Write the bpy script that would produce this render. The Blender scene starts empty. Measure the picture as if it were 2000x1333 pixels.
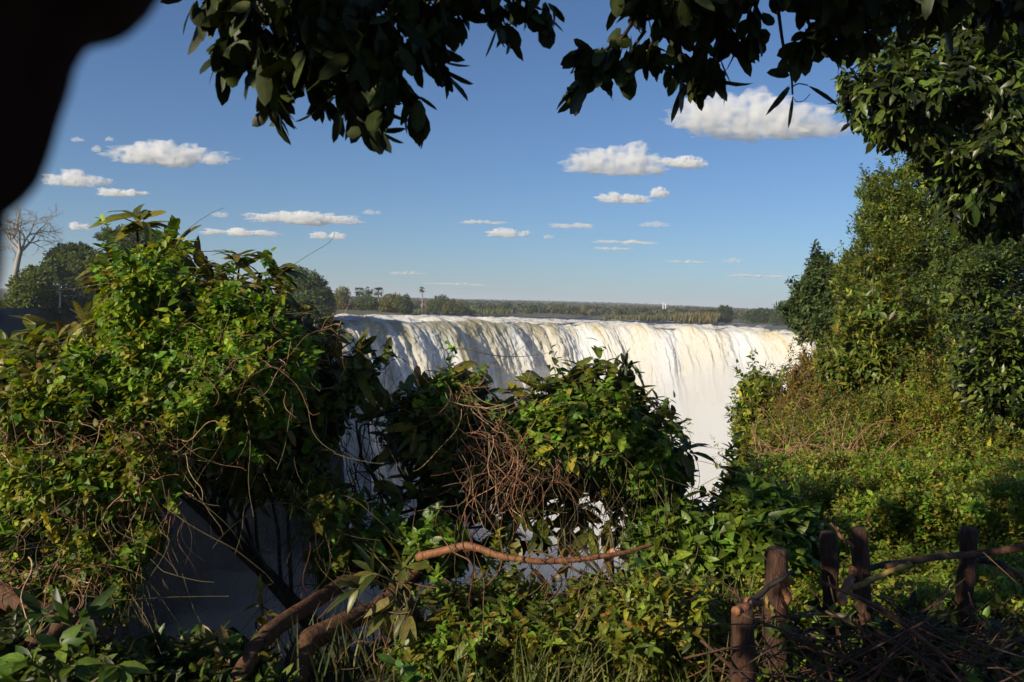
import bpy, math, random
import numpy as np
from mathutils import Matrix, Vector

random.seed(7)
RNG = np.random.default_rng(11)
SC = bpy.context.scene
COL = SC.collection

# ------------------------------------------------------------------ camera
FPX = 1622.0                       # focal length in pixels of a 2000 px wide frame
PITCH, ROLL = -2.4, 1.7
cam_d = bpy.data.cameras.new("camera")
cam_d.sensor_width = 36.0
cam_d.lens = FPX / 2000.0 * 36.0
cam_d.clip_start = 0.02
cam_d.clip_end = 80000
cam_d.dof.use_dof = True
cam_d.dof.focus_distance = 6.0
cam_d.dof.aperture_fstop = 7.5
cam = bpy.data.objects.new("camera", cam_d)
COL.objects.link(cam)
RM = (Matrix.Rotation(math.radians(90 + PITCH), 3, 'X') @ Matrix.Rotation(math.radians(ROLL), 3, 'Z'))
cam.matrix_world = RM.to_4x4()
SC.camera = cam
RMN = np.array(RM)

# ------------------------------------------------------------------ light
SUN_EL = 25.0
SUN_DIR = np.array([-0.78, -0.625, 0.0]); SUN_DIR /= np.linalg.norm(SUN_DIR)
SUN_DIR = np.array([SUN_DIR[0] * math.cos(math.radians(SUN_EL)), SUN_DIR[1] * math.cos(math.radians(SUN_EL)), math.sin(math.radians(SUN_EL))])
W = bpy.data.worlds.new("World"); SC.world = W
W.use_nodes = True
nt = W.node_tree
bg = nt.nodes["Background"]
sky = nt.nodes.new("ShaderNodeTexSky")
sky.sky_type = 'NISHITA'; sky.sun_disc = False
sky.sun_elevation = math.radians(SUN_EL)
sky.sun_rotation = math.atan2(SUN_DIR[0], SUN_DIR[1])
sky.altitude = 900; sky.air_density = 1.0; sky.dust_density = 0.9; sky.ozone_density = 4.0
tintn = nt.nodes.new("ShaderNodeMix"); tintn.data_type = 'RGBA'; tintn.blend_type = 'MULTIPLY'; tintn.inputs[0].default_value = 1.0
tintn.inputs[7].default_value = (0.68, 0.84, 1.0, 1)          # cooler white balance of the sky
nt.links.new(sky.outputs[0], tintn.inputs[6]); nt.links.new(tintn.outputs[2], bg.inputs[0])
bg.inputs[1].default_value = 0.078
sl = bpy.data.lights.new("sun", 'SUN'); sl.energy = 5.0; sl.angle = math.radians(0.5); sl.color = (1.0, 0.87, 0.66)
so = bpy.data.objects.new("sun", sl); COL.objects.link(so)
so.rotation_euler = Vector(tuple(SUN_DIR)).to_track_quat('Z', 'Y').to_euler()
SC.view_settings.view_transform = 'Standard'
SC.view_settings.look = 'None'
SC.view_settings.exposure = 0.35
SC.view_settings.gamma = 1.0
SC.cycles.use_denoising = True
SC.cycles.max_bounces = 8
SC.cycles.diffuse_bounces = 3
SC.cycles.glossy_bounces = 2
SC.cycles.transmission_bounces = 4
SC.cycles.transparent_max_bounces = 8
SC.cycles.volume_bounces = 14
SC.cycles.sample_clamp_indirect = 4.0

# ------------------------------------------------------------------ helpers
def P(px, py, Y):
    """points at world depth Y seen at (px, py) of the 2000x1333 photograph -> (n,3)"""
    px, py, Y = np.broadcast_arrays(np.asarray(px, float), np.asarray(py, float), np.asarray(Y, float))
    d = np.stack([(px - 1000) / FPX, -(py - 666.5) / FPX, -np.ones_like(px)], -1) @ RMN.T
    return d * (Y / d[..., 1])[..., None]

def unit(v):
    return v / np.maximum(np.linalg.norm(v, axis=-1, keepdims=True), 1e-9)

def _hash(i, j, k, seed):
    h = (i * 374761393 + j * 668265263 + k * 2147483647 + seed * 1274126177) & 0xFFFFFFFF
    h = ((h ^ (h >> 13)) * 1274126177) & 0xFFFFFFFF
    h = h ^ (h >> 16)
    return (h & 0xFFFFFF) / float(0xFFFFFF)

def vnoise(p, seed=0):
    p = np.asarray(p, float)
    i = np.floor(p).astype(np.int64); f = p - i
    f = f * f * (3 - 2 * f)
    r = 0
    for dx in (0, 1):
        for dy in (0, 1):
            for dz in (0, 1):
                w = (f[..., 0] if dx else 1 - f[..., 0]) * (f[..., 1] if dy else 1 - f[..., 1]) * (f[..., 2] if dz else 1 - f[..., 2])
                r = r + w * _hash(i[..., 0] + dx, i[..., 1] + dy, i[..., 2] + dz, seed)
    return r

def fbm(p, oct=4, seed=0):
    p = np.asarray(p, float)
    a, r, t = 0.5, 0, 0
    for o in range(oct):
        r = r + a * vnoise(p * (2 ** o), seed + o * 17); t += a; a *= 0.5
    return r / t

def p3(x, y, z=0.0):
    return np.stack(np.broadcast_arrays(np.asarray(x, float), np.asarray(y, float), np.asarray(z, float)), -1)

def mesh_np(name, V, F, mat=None, parent=None, smooth=False, attrs=None, link=True):
    """F: (m,k) int array (all faces k-gons) or list of such arrays"""
    me = bpy.data.meshes.new(name)
    V = np.asarray(V, np.float32).reshape(-1, 3)
    Fs = F if isinstance(F, list) else [F]
    Fs = [np.asarray(f, np.int32) for f in Fs if len(f)]
    me.vertices.add(len(V)); me.vertices.foreach_set("co", V.ravel())
    idx = np.concatenate([f.ravel() for f in Fs])
    tot = np.concatenate([np.full(len(f), f.shape[1], np.int32) for f in Fs])
    st = np.concatenate([[0], np.cumsum(tot)[:-1]]).astype(np.int32)
    me.loops.add(len(idx)); me.loops.foreach_set("vertex_index", idx)
    me.polygons.add(len(tot)); me.polygons.foreach_set("loop_start", st)
    me.update(calc_edges=True)
    if smooth:
        me.polygons.foreach_set("use_smooth", np.ones(len(tot), bool))
    for an, (kind, data) in (attrs or {}).items():
        a = me.attributes.new(an, kind, 'POINT')
        data = np.asarray(data, np.float32)
        a.data.foreach_set({'FLOAT': "value", 'FLOAT_COLOR': "color", 'FLOAT_VECTOR': "vector"}[kind], data.ravel())
    if mat: me.materials.append(mat)
    me.validate()
    o = bpy.data.objects.new(name, me)
    if link: COL.objects.link(o)
    if parent: o.parent = parent
    return o

def tag(o, label=None, cat=None, group=None, kind=None):
    if label: o["label"] = label
    if cat: o["category"] = cat
    if group: o["group"] = group
    if kind: o["kind"] = kind
    return o

def thing(name, loc, label, cat, group=None):
    o = bpy.data.objects.new(name, None); COL.objects.link(o)
    o.location = tuple(float(c) for c in loc); o.empty_display_size = 0.2
    return tag(o, label, cat, group)

def adopt(root, o):
    """parent a world-space mesh to a thing's base empty (keeps world position)"""
    off = np.array(root.location, np.float32)
    me = o.data
    n = len(me.vertices); c = np.empty(n * 3, np.float32); me.vertices.foreach_get("co", c)
    c = c.reshape(-1, 3) - off; me.vertices.foreach_set("co", c.ravel()); me.update()
    o.parent = root
    return o

# node helper
def new_mat(name):
    m = bpy.data.materials.new(name); m.use_nodes = True
    nt = m.node_tree; nt.nodes.clear()
    out = nt.nodes.new("ShaderNodeOutputMaterial")
    return m, nt, out

def N(nt, t, **kw):
    n = nt.nodes.new(t)
    for k, v in kw.items():
        if k.startswith("i_"):
            n.inputs[int(k[2:]) if k[2:].isdigit() else k[2:]].default_value = v
        else:
            setattr(n, k, v)
    return n

def ramp(nt, stops, interp='LINEAR'):
    r = nt.nodes.new("ShaderNodeValToRGB"); cr = r.color_ramp; cr.interpolation = interp
    while len(cr.elements) < len(stops): cr.elements.new(0.5)
    for e, (p, c) in zip(cr.elements, stops):
        e.position = p; e.color = tuple(c) + ((1,) if len(c) == 3 else ())
    return r

def mixc(nt, fac, a, b, blend='MIX'):
    m = nt.nodes.new("ShaderNodeMix"); m.data_type = 'RGBA'; m.blend_type = blend
    L = nt.links
    for sock, v in ((m.inputs[0], fac), (m.inputs[6], a), (m.inputs[7], b)):
        if isinstance(v, bpy.types.NodeSocket): L.new(v, sock)
        elif isinstance(v, (int, float)): sock.default_value = v
        else: sock.default_value = tuple(v) + ((1,) if len(v) == 3 else ())
    return m.outputs[2]

def math_n(nt, op, a, b=0.0, clamp=False):
    m = nt.nodes.new("ShaderNodeMath"); m.operation = op; m.use_clamp = clamp
    for sock, v in ((m.inputs[0], a), (m.inputs[1], b)):
        if isinstance(v, bpy.types.NodeSocket): nt.links.new(v, sock)
        else: sock.default_value = v
    return m.outputs[0]

# ------------------------------------------------------------------ materials
def leaf_mat(name, rough=0.42, transl=0.3, spec=0.5):
    m, nt, out = new_mat(name); L = nt.links
    at = N(nt, "ShaderNodeAttribute", attribute_name="tint")
    geo = N(nt, "ShaderNodeNewGeometry")
    nz = N(nt, "ShaderNodeTexNoise", i_Scale=60.0, i_Detail=2.0); L.new(geo.outputs["Position"], nz.inputs["Vector"])
    v = ramp(nt, [(0.3, (0.75, 0.75, 0.75)), (0.7, (1.2, 1.2, 1.15))]); L.new(nz.outputs[0], v.inputs[0])
    c = mixc(nt, 1.0, at.outputs["Color"], v.outputs[0], 'MULTIPLY')
    rib = ramp(nt, [(0.0, (1, 1, 1)), (0.09, (1, 1, 1)), (0.16, (0, 0, 0))]); L.new(at.outputs["Alpha"], rib.inputs[0])
    lighter = mixc(nt, 1.0, c, (1.6, 1.5, 1.4), 'MULTIPLY')
    fac = math_n(nt, 'MULTIPLY', rib.outputs[0], 0.45)
    c = mixc(nt, fac, c, lighter)
    b = N(nt, "ShaderNodeBsdfPrincipled"); L.new(c, b.inputs["Base Color"])
    b.inputs["Roughness"].default_value = rough
    b.inputs["Specular IOR Level"].default_value = spec
    t = N(nt, "ShaderNodeBsdfTranslucent")
    tc = mixc(nt, 1.0, c, (1.25, 1.15, 0.5), 'MULTIPLY'); L.new(tc, t.inputs[0])
    mx = N(nt, "ShaderNodeMixShader", i_0=transl)
    L.new(b.outputs[0], mx.inputs[1]); L.new(t.outputs[0], mx.inputs[2]); L.new(mx.outputs[0], out.inputs[0])
    return m

def bark_mat(name, c1, c2, scale=18.0, rough=0.8, bump=0.6, stretch=6.0):
    m, nt, out = new_mat(name); L = nt.links
    tc = N(nt, "ShaderNodeTexCoord")
    mp = N(nt, "ShaderNodeMapping"); mp.inputs["Scale"].default_value = (scale, scale, scale / stretch)
    L.new(tc.outputs["Object"], mp.inputs[0])
    nz = N(nt, "ShaderNodeTexNoise", i_Scale=1.0, i_Detail=6.0, i_Roughness=0.65); L.new(mp.outputs[0], nz.inputs["Vector"])
    vz = N(nt, "ShaderNodeTexVoronoi", i_Scale=1.6); L.new(mp.outputs[0], vz.inputs["Vector"])
    r = ramp(nt, [(0.3, c1), (0.7, c2)]); L.new(nz.outputs[0], r.inputs[0])
    cr = ramp(nt, [(0.0, (0.45, 0.45, 0.45)), (0.35, (1, 1, 1))]); L.new(vz.outputs[0], cr.inputs[0])
    c = mixc(nt, 0.8, r.outputs[0], cr.outputs[0], 'MULTIPLY')
    b = N(nt, "ShaderNodeBsdfPrincipled"); L.new(c, b.inputs["Base Color"]); b.inputs["Roughness"].default_value = rough
    bp = N(nt, "ShaderNodeBump", i_Strength=bump, i_Distance=0.02); L.new(nz.outputs[0], bp.inputs["Height"]); L.new(bp.outputs[0], b.inputs["Normal"])
    L.new(b.outputs[0], out.inputs[0])
    return m

def noise_mat(name, stops, scale=1.0, rough=0.9, bump=0.5, detail=8.0, dist=0.3, squash=1.0):
    m, nt, out = new_mat(name); L = nt.links
    geo = N(nt, "ShaderNodeNewGeometry")
    mp = N(nt, "ShaderNodeMapping"); mp.inputs["Scale"].default_value = (scale, scale, scale * squash)
    L.new(geo.outputs["Position"], mp.inputs[0])
    nz = N(nt, "ShaderNodeTexNoise", i_Scale=1.0, i_Detail=detail, i_Roughness=0.62); L.new(mp.outputs[0], nz.inputs["Vector"])
    r = ramp(nt, stops); L.new(nz.outputs[0], r.inputs[0])
    b = N(nt, "ShaderNodeBsdfPrincipled"); L.new(r.outputs[0], b.inputs["Base Color"]); b.inputs["Roughness"].default_value = rough
    bp = N(nt, "ShaderNodeBump", i_Strength=bump, i_Distance=dist); L.new(nz.outputs[0], bp.inputs["Height"]); L.new(bp.outputs[0], b.inputs["Normal"])
    L.new(b.outputs[0], out.inputs[0])
    return m

M = {}
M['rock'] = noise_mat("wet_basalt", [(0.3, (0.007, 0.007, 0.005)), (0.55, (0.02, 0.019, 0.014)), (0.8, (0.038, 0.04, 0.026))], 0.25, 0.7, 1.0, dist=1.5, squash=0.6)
M['soil'] = noise_mat("dark_soil", [(0.3, (0.012, 0.011, 0.006)), (0.7, (0.04, 0.034, 0.016))], 6.0, 0.9, 0.8, dist=0.05)
M['land'] = noise_mat("scrub_land", [(0.3, (0.04, 0.05, 0.02)), (0.55, (0.09, 0.085, 0.045)), (0.8, (0.15, 0.125, 0.075))], 0.02, 0.95, 0.3, dist=2.0)

# ------------------------------------------------------------------ waterfall + river
def polyline(pts, n):
    pts = np.array(pts, float)
    d = np.concatenate([[0], np.cumsum(np.linalg.norm(np.diff(pts, axis=0), axis=1))])
    t = np.linspace(0, d[-1], n)
    return np.stack([np.interp(t, d, pts[:, k]) for k in range(pts.shape[1])], -1), t

def smooth1(a, w):
    k = np.hanning(w + 2)[1:-1]; k /= k.sum()
    pad = w // 2
    return np.stack([np.convolve(np.pad(a[:, i], (pad, w - 1 - pad), mode='edge'), k, mode='valid') for i in range(a.shape[1])], -1)

LIPZ = -4.0
NS = 1500
lip_xy = [(-42, 166), (-37, 174), (-22, 187), (-6, 200), (4, 208), (12, 211), (22, 207), (36, 200), (48, 193), (60, 184), (68, 176), (74, 166), (80, 150)]
lip, ls = polyline(lip_xy, NS)
lip = smooth1(lip, 80)
ls = np.concatenate([[0], np.cumsum(np.linalg.norm(np.diff(lip, axis=0), axis=1))])
# buttresses
tan = unit(np.gradient(lip, axis=0)); nor = np.stack([tan[:, 1], -tan[:, 0]], -1)
but = (fbm(p3(ls / 9.0, 3.3), 3, 5) - 0.5) * 5.0
lip = lip + nor * but[:, None]
f = np.clip((lip[:, 0] - (-37)) / (74 - (-37)), 0, 1)
flow = unit(np.stack([0.72 - 0.46 * np.clip((f - 0.30) / 0.35, 0, 1) + 0.25 * np.clip((f - 0.75) / 0.25, 0, 1), -0.69 - 0.28 * np.clip((f - 0.30) / 0.35, 0, 1)], -1))
speed = 5.6 + 4.5 * (fbm(p3(ls / 5.0, 9.1), 3, 8) - 0.5)
thick = fbm(p3(ls / 3.2, 1.7), 3, 21)                      # how much water comes over at this spot
lipz = LIPZ + (thick - 0.5) * 1.4
rows_up = -np.linspace(60, 0.0, 110)[:-1] ** 1.0
taus = np.concatenate([np.linspace(0, 1.0, 90)[:-1], np.linspace(1.0, 4.2, 330)])
V, CR, UV = [], [], []
for q in rows_up:
    k = np.clip(1 + q / 10.0, 0, 1) ** 2
    xy = lip + flow * q
    w = fbm(p3(xy[:, 0] / 6.0, xy[:, 1] / 2.6, 1.0), 5, 31)
    CR.append(w + 0.05 * np.clip(1 + q / 40, -1, 1))
    z = LIPZ + 0.35 * np.clip(-q / 30, 0, 1) + (lipz - LIPZ) * k + np.clip(w - 0.42, 0, 1) * 3.4 * np.clip(1.1 + q / 70, 0.35, 1) - 0.35
    V.append(p3(xy[:, 0], xy[:, 1], z)); UV.append(p3(ls, q, 0))
for t in taus:
    drop = 0.5 * 9.8 * t * t * 0.82
    amp = 0.12 + 0.55 * np.clip(t / 1.5, 0, 1) + 0.5 * np.clip((t - 1.5) / 2, 0, 1)
    n1 = fbm(p3(ls / 2.0, t * 0.7, 2.0), 4, 41) - 0.5
    n2 = fbm(p3(ls / 0.7, t * 2.6, 5.0), 3, 51) - 0.5
    n3 = fbm(p3(ls / 1.3, t * 5.0, 7.0), 3, 61) - 0.5
    n4 = fbm(p3(ls / 0.75, t * 13.0, 3.0), 3, 66) - 0.5
    n0 = fbm(p3(ls / 4.5, t * 1.1, 12.0), 4, 44) - 0.5
    out = speed * t + amp * (2.8 * n0 + 1.5 * n1 + 1.6 * n2 + 1.4 * n3 + 0.8 * n4)
    xy = lip + flow * out[:, None]
    w = fbm(p3(xy[:, 0] / 6.0, xy[:, 1] / 2.6, 1.0), 5, 31); CR.append(w + 0.05)
    sag = (np.clip(w - 0.42, 0, 1) * 3.4 - 0.35) * np.clip(1 - t * 1.5, 0, 1)
    V.append(p3(xy[:, 0], xy[:, 1], lipz - drop + sag + amp * 0.8 * n2)); UV.append(p3(ls, t * 10.0, 1))
V = np.stack(V); NR = len(V)
ii = np.arange(NR * NS).reshape(NR, NS)
Fq = np.stack([ii[:-1, :-1], ii[1:, :-1], ii[1:, 1:], ii[:-1, 1:]], -1).reshape(-1, 4)
big = np.broadcast_to(thick, (NR, NS))
fx = np.broadcast_to(f, (NR, NS))

def water_mat():
    m, nt, out = new_mat("falling_water"); L = nt.links
    uv = N(nt, "ShaderNodeAttribute", attribute_name="flow_uv")
    th = N(nt, "ShaderNodeAttribute", attribute_name="thick")
    lf = N(nt, "ShaderNodeAttribute", attribute_name="along")
    fallen = N(nt, "ShaderNodeSeparateXYZ"); L.new(uv.outputs["Vector"], fallen.inputs[0])
    q = fallen.outputs[1]
    def nz(sx, sy, detail, rough=0.6, dist=0.0):
        mp = N(nt, "ShaderNodeMapping"); mp.inputs["Scale"].default_value = (sx, sy, 1.0)
        L.new(uv.outputs["Vector"], mp.inputs[0])
        n = N(nt, "ShaderNodeTexNoise", i_Scale=1.0, i_Detail=detail, i_Roughness=rough, i_Distortion=dist)
        L.new(mp.outputs[0], n.inputs["Vector"]); return n.outputs[0]
    streak = nz(0.35, 0.035, 6.0, 0.62, 0.5)
    fine = nz(1.2, 0.26, 8.0, 0.72, 0.8)
    puff = nz(0.8, 0.42, 8.0, 0.66, 0.5)
    # foam factor: grows as the sheet falls
    grow = N(nt, "ShaderNodeMapRange", i_1=0.0, i_2=14.0, i_3=-0.30, i_4=0.30); L.new(q, grow.inputs[0])
    s = math_n(nt, 'ADD', math_n(nt, 'MULTIPLY', streak, 2.1), math_n(nt, 'MULTIPLY', fine, 0.9))
    s = math_n(nt, 'ADD', s, math_n(nt, 'MULTIPLY', puff, 1.0))
    s = math_n(nt, 'SUBTRACT', s, math_n(nt, 'MULTIPLY', th.outputs["Fac"], 0.55))
    s = math_n(nt, 'ADD', s, grow.outputs[0])
    s = math_n(nt, 'ADD', s, math_n(nt, 'MULTIPLY', lf.outputs["Fac"], 0.42))
    foam_f = N(nt, "ShaderNodeMapRange", i_1=1.42, i_2=2.10); foam_f.interpolation_type = 'SMOOTHSTEP'; L.new(s, foam_f.inputs[0])
    # rapids above the lip: foam in cross-current bands
    r1 = nz(0.10, 0.33, 7.0, 0.68, 0.6)
    near = N(nt, "ShaderNodeMapRange", i_1=-38.0, i_2=-3.0, i_3=-0.04, i_4=0.13); L.new(q, near.inputs[0])
    cre = N(nt, "ShaderNodeAttribute", attribute_name="crest")
    rs = math_n(nt, 'ADD', math_n(nt, 'MULTIPLY', r1, 0.35), math_n(nt, 'MULTIPLY', cre.outputs["Fac"], 0.72))
    rs = math_n(nt, 'ADD', rs, math_n(nt, 'MULTIPLY', near.outputs[0], 0.35))
    foam_r = N(nt, "ShaderNodeMapRange", i_1=0.535, i_2=0.60); foam_r.interpolation_type = 'SMOOTHSTEP'; L.new(rs, foam_r.inputs[0])
    isfall = N(nt, "ShaderNodeMapRange", i_1=-1.5, i_2=2.5); isfall.interpolation_type = 'SMOOTHSTEP'; L.new(q, isfall.inputs[0])
    foam = N(nt, "ShaderNodeMix"); L.new(isfall.outputs[0], foam.inputs[0]); L.new(foam_r.outputs[0], foam.inputs[2]); L.new(foam_f.outputs[0], foam.inputs[3])
    # clear water: slate above the lip, olive brown where the sheet bends over
    brown = mixc(nt, lf.outputs["Fac"], (0.27, 0.24, 0.14), (0.42, 0.34, 0.17))
    hue = nz(0.12, 0.02, 2.0)
    hr = ramp(nt, [(0.45, (0, 0, 0)), (0.62, (1, 1, 1))]); L.new(hue, hr.inputs[0])
    brown = mixc(nt, hr.outputs[0], brown, (0.30, 0.28, 0.19))
    body = mixc(nt, isfall.outputs[0], (0.035, 0.045, 0.06), brown)
    cream = mixc(nt, hr.outputs[0], (0.54, 0.515, 0.45), (0.54, 0.56, 0.585))
    c = mixc(nt, foam.outputs[0], body, cream)
    b = N(nt, "ShaderNodeBsdfPrincipled"); L.new(c, b.inputs["Base Color"])
    b.inputs['Specular IOR Level'].default_value = 0.25
    rr = N(nt, "ShaderNodeMapRange", i_1=0.0, i_2=0.6, i_3=0.28, i_4=0.85); L.new(foam.outputs[0], rr.inputs[0]); L.new(rr.outputs[0], b.inputs["Roughness"])
    bp = N(nt, "ShaderNodeBump", i_Strength=0.6, i_Distance=0.4)
    L.new(math_n(nt, 'ADD', fine, math_n(nt, 'MULTIPLY', puff, 0.8)), bp.inputs["Height"]); L.new(bp.outputs[0], b.inputs["Normal"])
    L.new(b.outputs[0], out.inputs[0])
    return m
M['fall'] = water_mat()
wf = mesh_np("waterfall", V.reshape(-1, 3), Fq, M['fall'], smooth=True, attrs={
    'flow_uv': ('FLOAT_VECTOR', np.stack(UV).reshape(-1, 3)), 'thick': ('FLOAT', big.ravel()), 'crest': ('FLOAT', np.stack(CR).ravel()), 'along': ('FLOAT', np.clip((fx.ravel() - 0.33) / 0.35, 0, 1))})
tag(wf, "broad white waterfall pouring over the gorge lip with olive streaks", "waterfall", kind="structure")

def river_mat():
    m, nt, out = new_mat("river_water"); L = nt.links
    geo = N(nt, "ShaderNodeNewGeometry")
    mp = N(nt, "ShaderNodeMapping"); mp.inputs["Scale"].default_value = (0.06, 0.16, 1); L.new(geo.outputs["Position"], mp.inputs[0])
    n = N(nt, "ShaderNodeTexNoise", i_Scale=1.0, i_Detail=8.0, i_Roughness=0.7); L.new(mp.outputs[0], n.inputs["Vector"])
    r = ramp(nt, [(0.56, (0, 0, 0)), (0.63, (1, 1, 1))]); L.new(n.outputs[0], r.inputs[0])
    c = mixc(nt, r.outputs[0], (0.03, 0.042, 0.06), (0.8, 0.8, 0.8))
    b = N(nt, "ShaderNodeBsdfPrincipled"); L.new(c, b.inputs["Base Color"]); b.inputs["Roughness"].default_value = 0.5; b.inputs['Specular IOR Level'].default_value = 0.15
    mp2 = N(nt, "ShaderNodeMapping"); mp2.inputs["Scale"].default_value = (0.4, 0.9, 1); L.new(geo.outputs["Position"], mp2.inputs[0])
    n2 = N(nt, "ShaderNodeTexNoise", i_Scale=1.0, i_Detail=5.0); L.new(mp2.outputs[0], n2.inputs["Vector"])
    bp = N(nt, "ShaderNodeBump", i_Strength=1.0, i_Distance=1.2); L.new(n2.outputs[0], bp.inputs["Height"]); L.new(bp.outputs[0], b.inputs["Normal"])
    L.new(b.outputs[0], out.inputs[0]); return m
M['river'] = river_mat()
# river sheet: starts just behind the lip
xs = np.linspace(-500, 900, 300)
lx = np.interp(xs, lip[:, 0], lip[:, 1], left=lip[0, 1], right=lip[-1, 1]) + 22
rows = []
for k in np.linspace(0, 1, 120) ** 2:
    y = lx * (1 - k) + 900 * k
    rows.append(p3(xs, y, -4.6 + np.clip(fbm(p3(xs / 9, y / 4, 4.0), 4, 71) - 0.4, 0, 1) * 2.6))
RV = np.stack(rows); ii = np.arange(RV.shape[0] * RV.shape[1]).reshape(RV.shape[:2])
tag(mesh_np("river", RV.reshape(-1, 3), np.stack([ii[:-1, :-1], ii[:-1, 1:], ii[1:, 1:], ii[1:, :-1]], -1).reshape(-1, 4), M['river'], smooth=True),
    "dark slate river with white rapids above the waterfall", "river", kind="structure")

# cliff behind the falls, gorge floor
base = lip - nor * 2.5
zz = np.array([-5.2, -8, -20, -45, -110.0])
CV = np.stack([p3(base[::12, 0] + fbm(p3(base[::12, 0] / 6, z / 8), 3, 3) * 3 - 1.5, base[::12, 1] + fbm(p3(base[::12, 0] / 5, z / 6, 8), 3, 4) * 3, z) for z in zz])
ii = np.arange(CV.shape[0] * CV.shape[1]).reshape(CV.shape[:2])
tag(mesh_np("fall_cliff", CV.reshape(-1, 3), np.stack([ii[:-1, :-1], ii[1:, :-1], ii[1:, 1:], ii[:-1, 1:]], -1).reshape(-1, 4), M['rock']),
    "black basalt rock face behind the falling water", "cliff", kind="structure")
tag(mesh_np("gorge_floor", [(-300, -60, -108), (400, -60, -108), (400, 260, -108), (-300, 260, -108)], np.array([[0, 1, 2, 3]]), M['rock']),
    "dark wet rock floor of the gorge below the mist", "gorge floor", kind="structure")

# left plateau and its cliff
edge, _ = polyline([(-24, -70), (-24, 4), (-30, 28), (-42, 52), (-53, 82), (-66, 118), (-50, 152), (-43, 166), (-39, 172), (-41, 178), (-60, 195), (-95, 240), (-140, 290)], 160)  # near end, out of view, pulled inward to cast shade into the gorge
edge = smooth1(edge, 7)
et = unit(np.gradient(edge, axis=0)); en = np.stack([et[:, 1], -et[:, 0]], -1)
es = np.cumsum(np.linalg.norm(np.diff(edge, axis=0, prepend=edge[:1]), axis=1))
def plateau_z(x, y):
    return -2.6 + 1.5 * (fbm(p3(x / 20, y / 20, 2), 3, 13) - 0.5) - 1.2 * np.clip((y - 130) / 50, 0, 1) + 9.0 * np.clip((88 - y) / 40, 0, 1)  # last term: out-of-view rise added to shade the gorge mist
rows = []
for off, z in ((-160, None), (-60, None), (-25, None), (-8, None), (0, None), (1.2, -6), (2.5, -14), (4.0, -26), (6, -45), (9, -70), (14, -110)):
    pt = edge + en * (np.full(len(edge), float(off)) + (2.6 * (fbm(p3(es / 7, (z or 0) / 6, 3), 4, 19) - 0.5) if z else 0.0))[:, None]
    zz_ = plateau_z(pt[:, 0], pt[:, 1]) if z is None else np.full(len(pt), float(z)) + 2.0 * (fbm(p3(es / 5, z / 5, 1), 3, 23) - 0.5)
    rows.append(p3(pt[:, 0], pt[:, 1], zz_))
PV = np.stack(rows); ii = np.arange(PV.shape[0] * PV.shape[1]).reshape(PV.shape[:2])
Fp = np.stack([ii[:-1, :-1], ii[1:, :-1], ii[1:, 1:], ii[:-1, 1:]], -1).reshape(-1, 4)
tag(mesh_np("cliff", PV.reshape(-1, 3), Fp, M['rock']), "dark shaded cliff of the gorge left of the waterfall", "cliff", kind="structure")

# far land with low hills
def land_z(x, y):
    h = np.interp(y, [0, 330, 380, 900, 1800, 2600, 4000, 9000], [-6, -6, -3.4, -1.0, 7.0, 15.0, 15.0, 5.0])
    # shoreline wobble + ridge falls away to the right and the left
    px = x / np.maximum(y, 1) * FPX + 1000
    h = h + np.clip((y - 900) / 1500, 0, 1) * np.interp(px, [300, 900, 1100, 1250, 1550, 1900], [-6, -1.5, 1.0, 0.5, -7, -9])
    isl = np.exp(-((x + 52) / 42) ** 2 - ((y - 262) / 26) ** 2) * 3.4 + np.exp(-((x - 45) / 30) ** 2 - ((y - 345) / 22) ** 2) * 3.4 + np.exp(-((x - 120) / 45) ** 2 - ((y - 300) / 30) ** 2) * 4
    return np.maximum(h, -6 + isl) + (fbm(p3(x / 150, y / 150), 4, 91) - 0.5) * np.clip(y / 1000, 0.5, 6)
ys = np.concatenate([np.linspace(215, 460, 60), 460 + np.linspace(0, 1, 70)[1:] ** 2 * 11500])
us = np.linspace(-1.6, 1.6, 220)
YY, UU = np.meshgrid(ys, us, indexing='ij'); XX = UU * YY
LV = p3(XX, YY, land_z(XX, YY)); ii = np.arange(LV.shape[0] * LV.shape[1]).reshape(LV.shape[:2])
tag(mesh_np("far_land", LV.reshape(-1, 3), np.stack([ii[:-1, :-1], ii[:-1, 1:], ii[1:, 1:], ii[1:, :-1]], -1).reshape(-1, 4), M['land'], smooth=True),
    "low wooded hills and river banks on the horizon", "hills", kind="structure")

# near bank under the viewpoint, running ahead on the right
bank_edge = np.array([(-60, 1.0), (-12, 3.2), (-5, 3.9), (-1.5, 4.2), (0.4, 4.5), (1.0, 5.5), (2.0, 7.5), (3.7, 11), (7.6, 19), (11, 27), (14.5, 36), (18, 44), (40, 60), (120, 90)], float)
def bank_sd(x, y):
    """distance outside the bank edge (positive = over the gorge)"""
    p = np.stack([x, y], -1); best = np.full(x.shape, 1e9); sgn = np.ones(x.shape)
    for a, b in zip(bank_edge[:-1], bank_edge[1:]):
        ab = b - a; t = np.clip(((p - a) @ ab) / (ab @ ab), 0, 1)
        d = np.linalg.norm(p - (a + t[..., None] * ab), axis=-1)
        cr = ab[0] * (p[..., 1] - a[1]) - ab[1] * (p[..., 0] - a[0])
        m = d < best; best = np.where(m, d, best); sgn = np.where(m, np.sign(cr), sgn)
    return best * sgn
def ground_z(x, y):
    sd = bank_sd(x, y)
    z = -1.75 + 0.10 * (fbm(p3(x / 1.3, y / 1.3), 4, 101) - 0.5) + 0.25 * (fbm(p3(x / 5, y / 5), 2, 102) - 0.5)
    return np.where(sd > 0, z - sd * 2.2 - np.clip(sd - 3, 0, 99) * 3.0, z - np.clip(0.6 + sd, 0, 0.6) * 0.3)
gx = np.concatenate([np.linspace(-70, -8, 30)[:-1], np.linspace(-8, 12, 110), np.linspace(12, 130, 50)[1:]])
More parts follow.
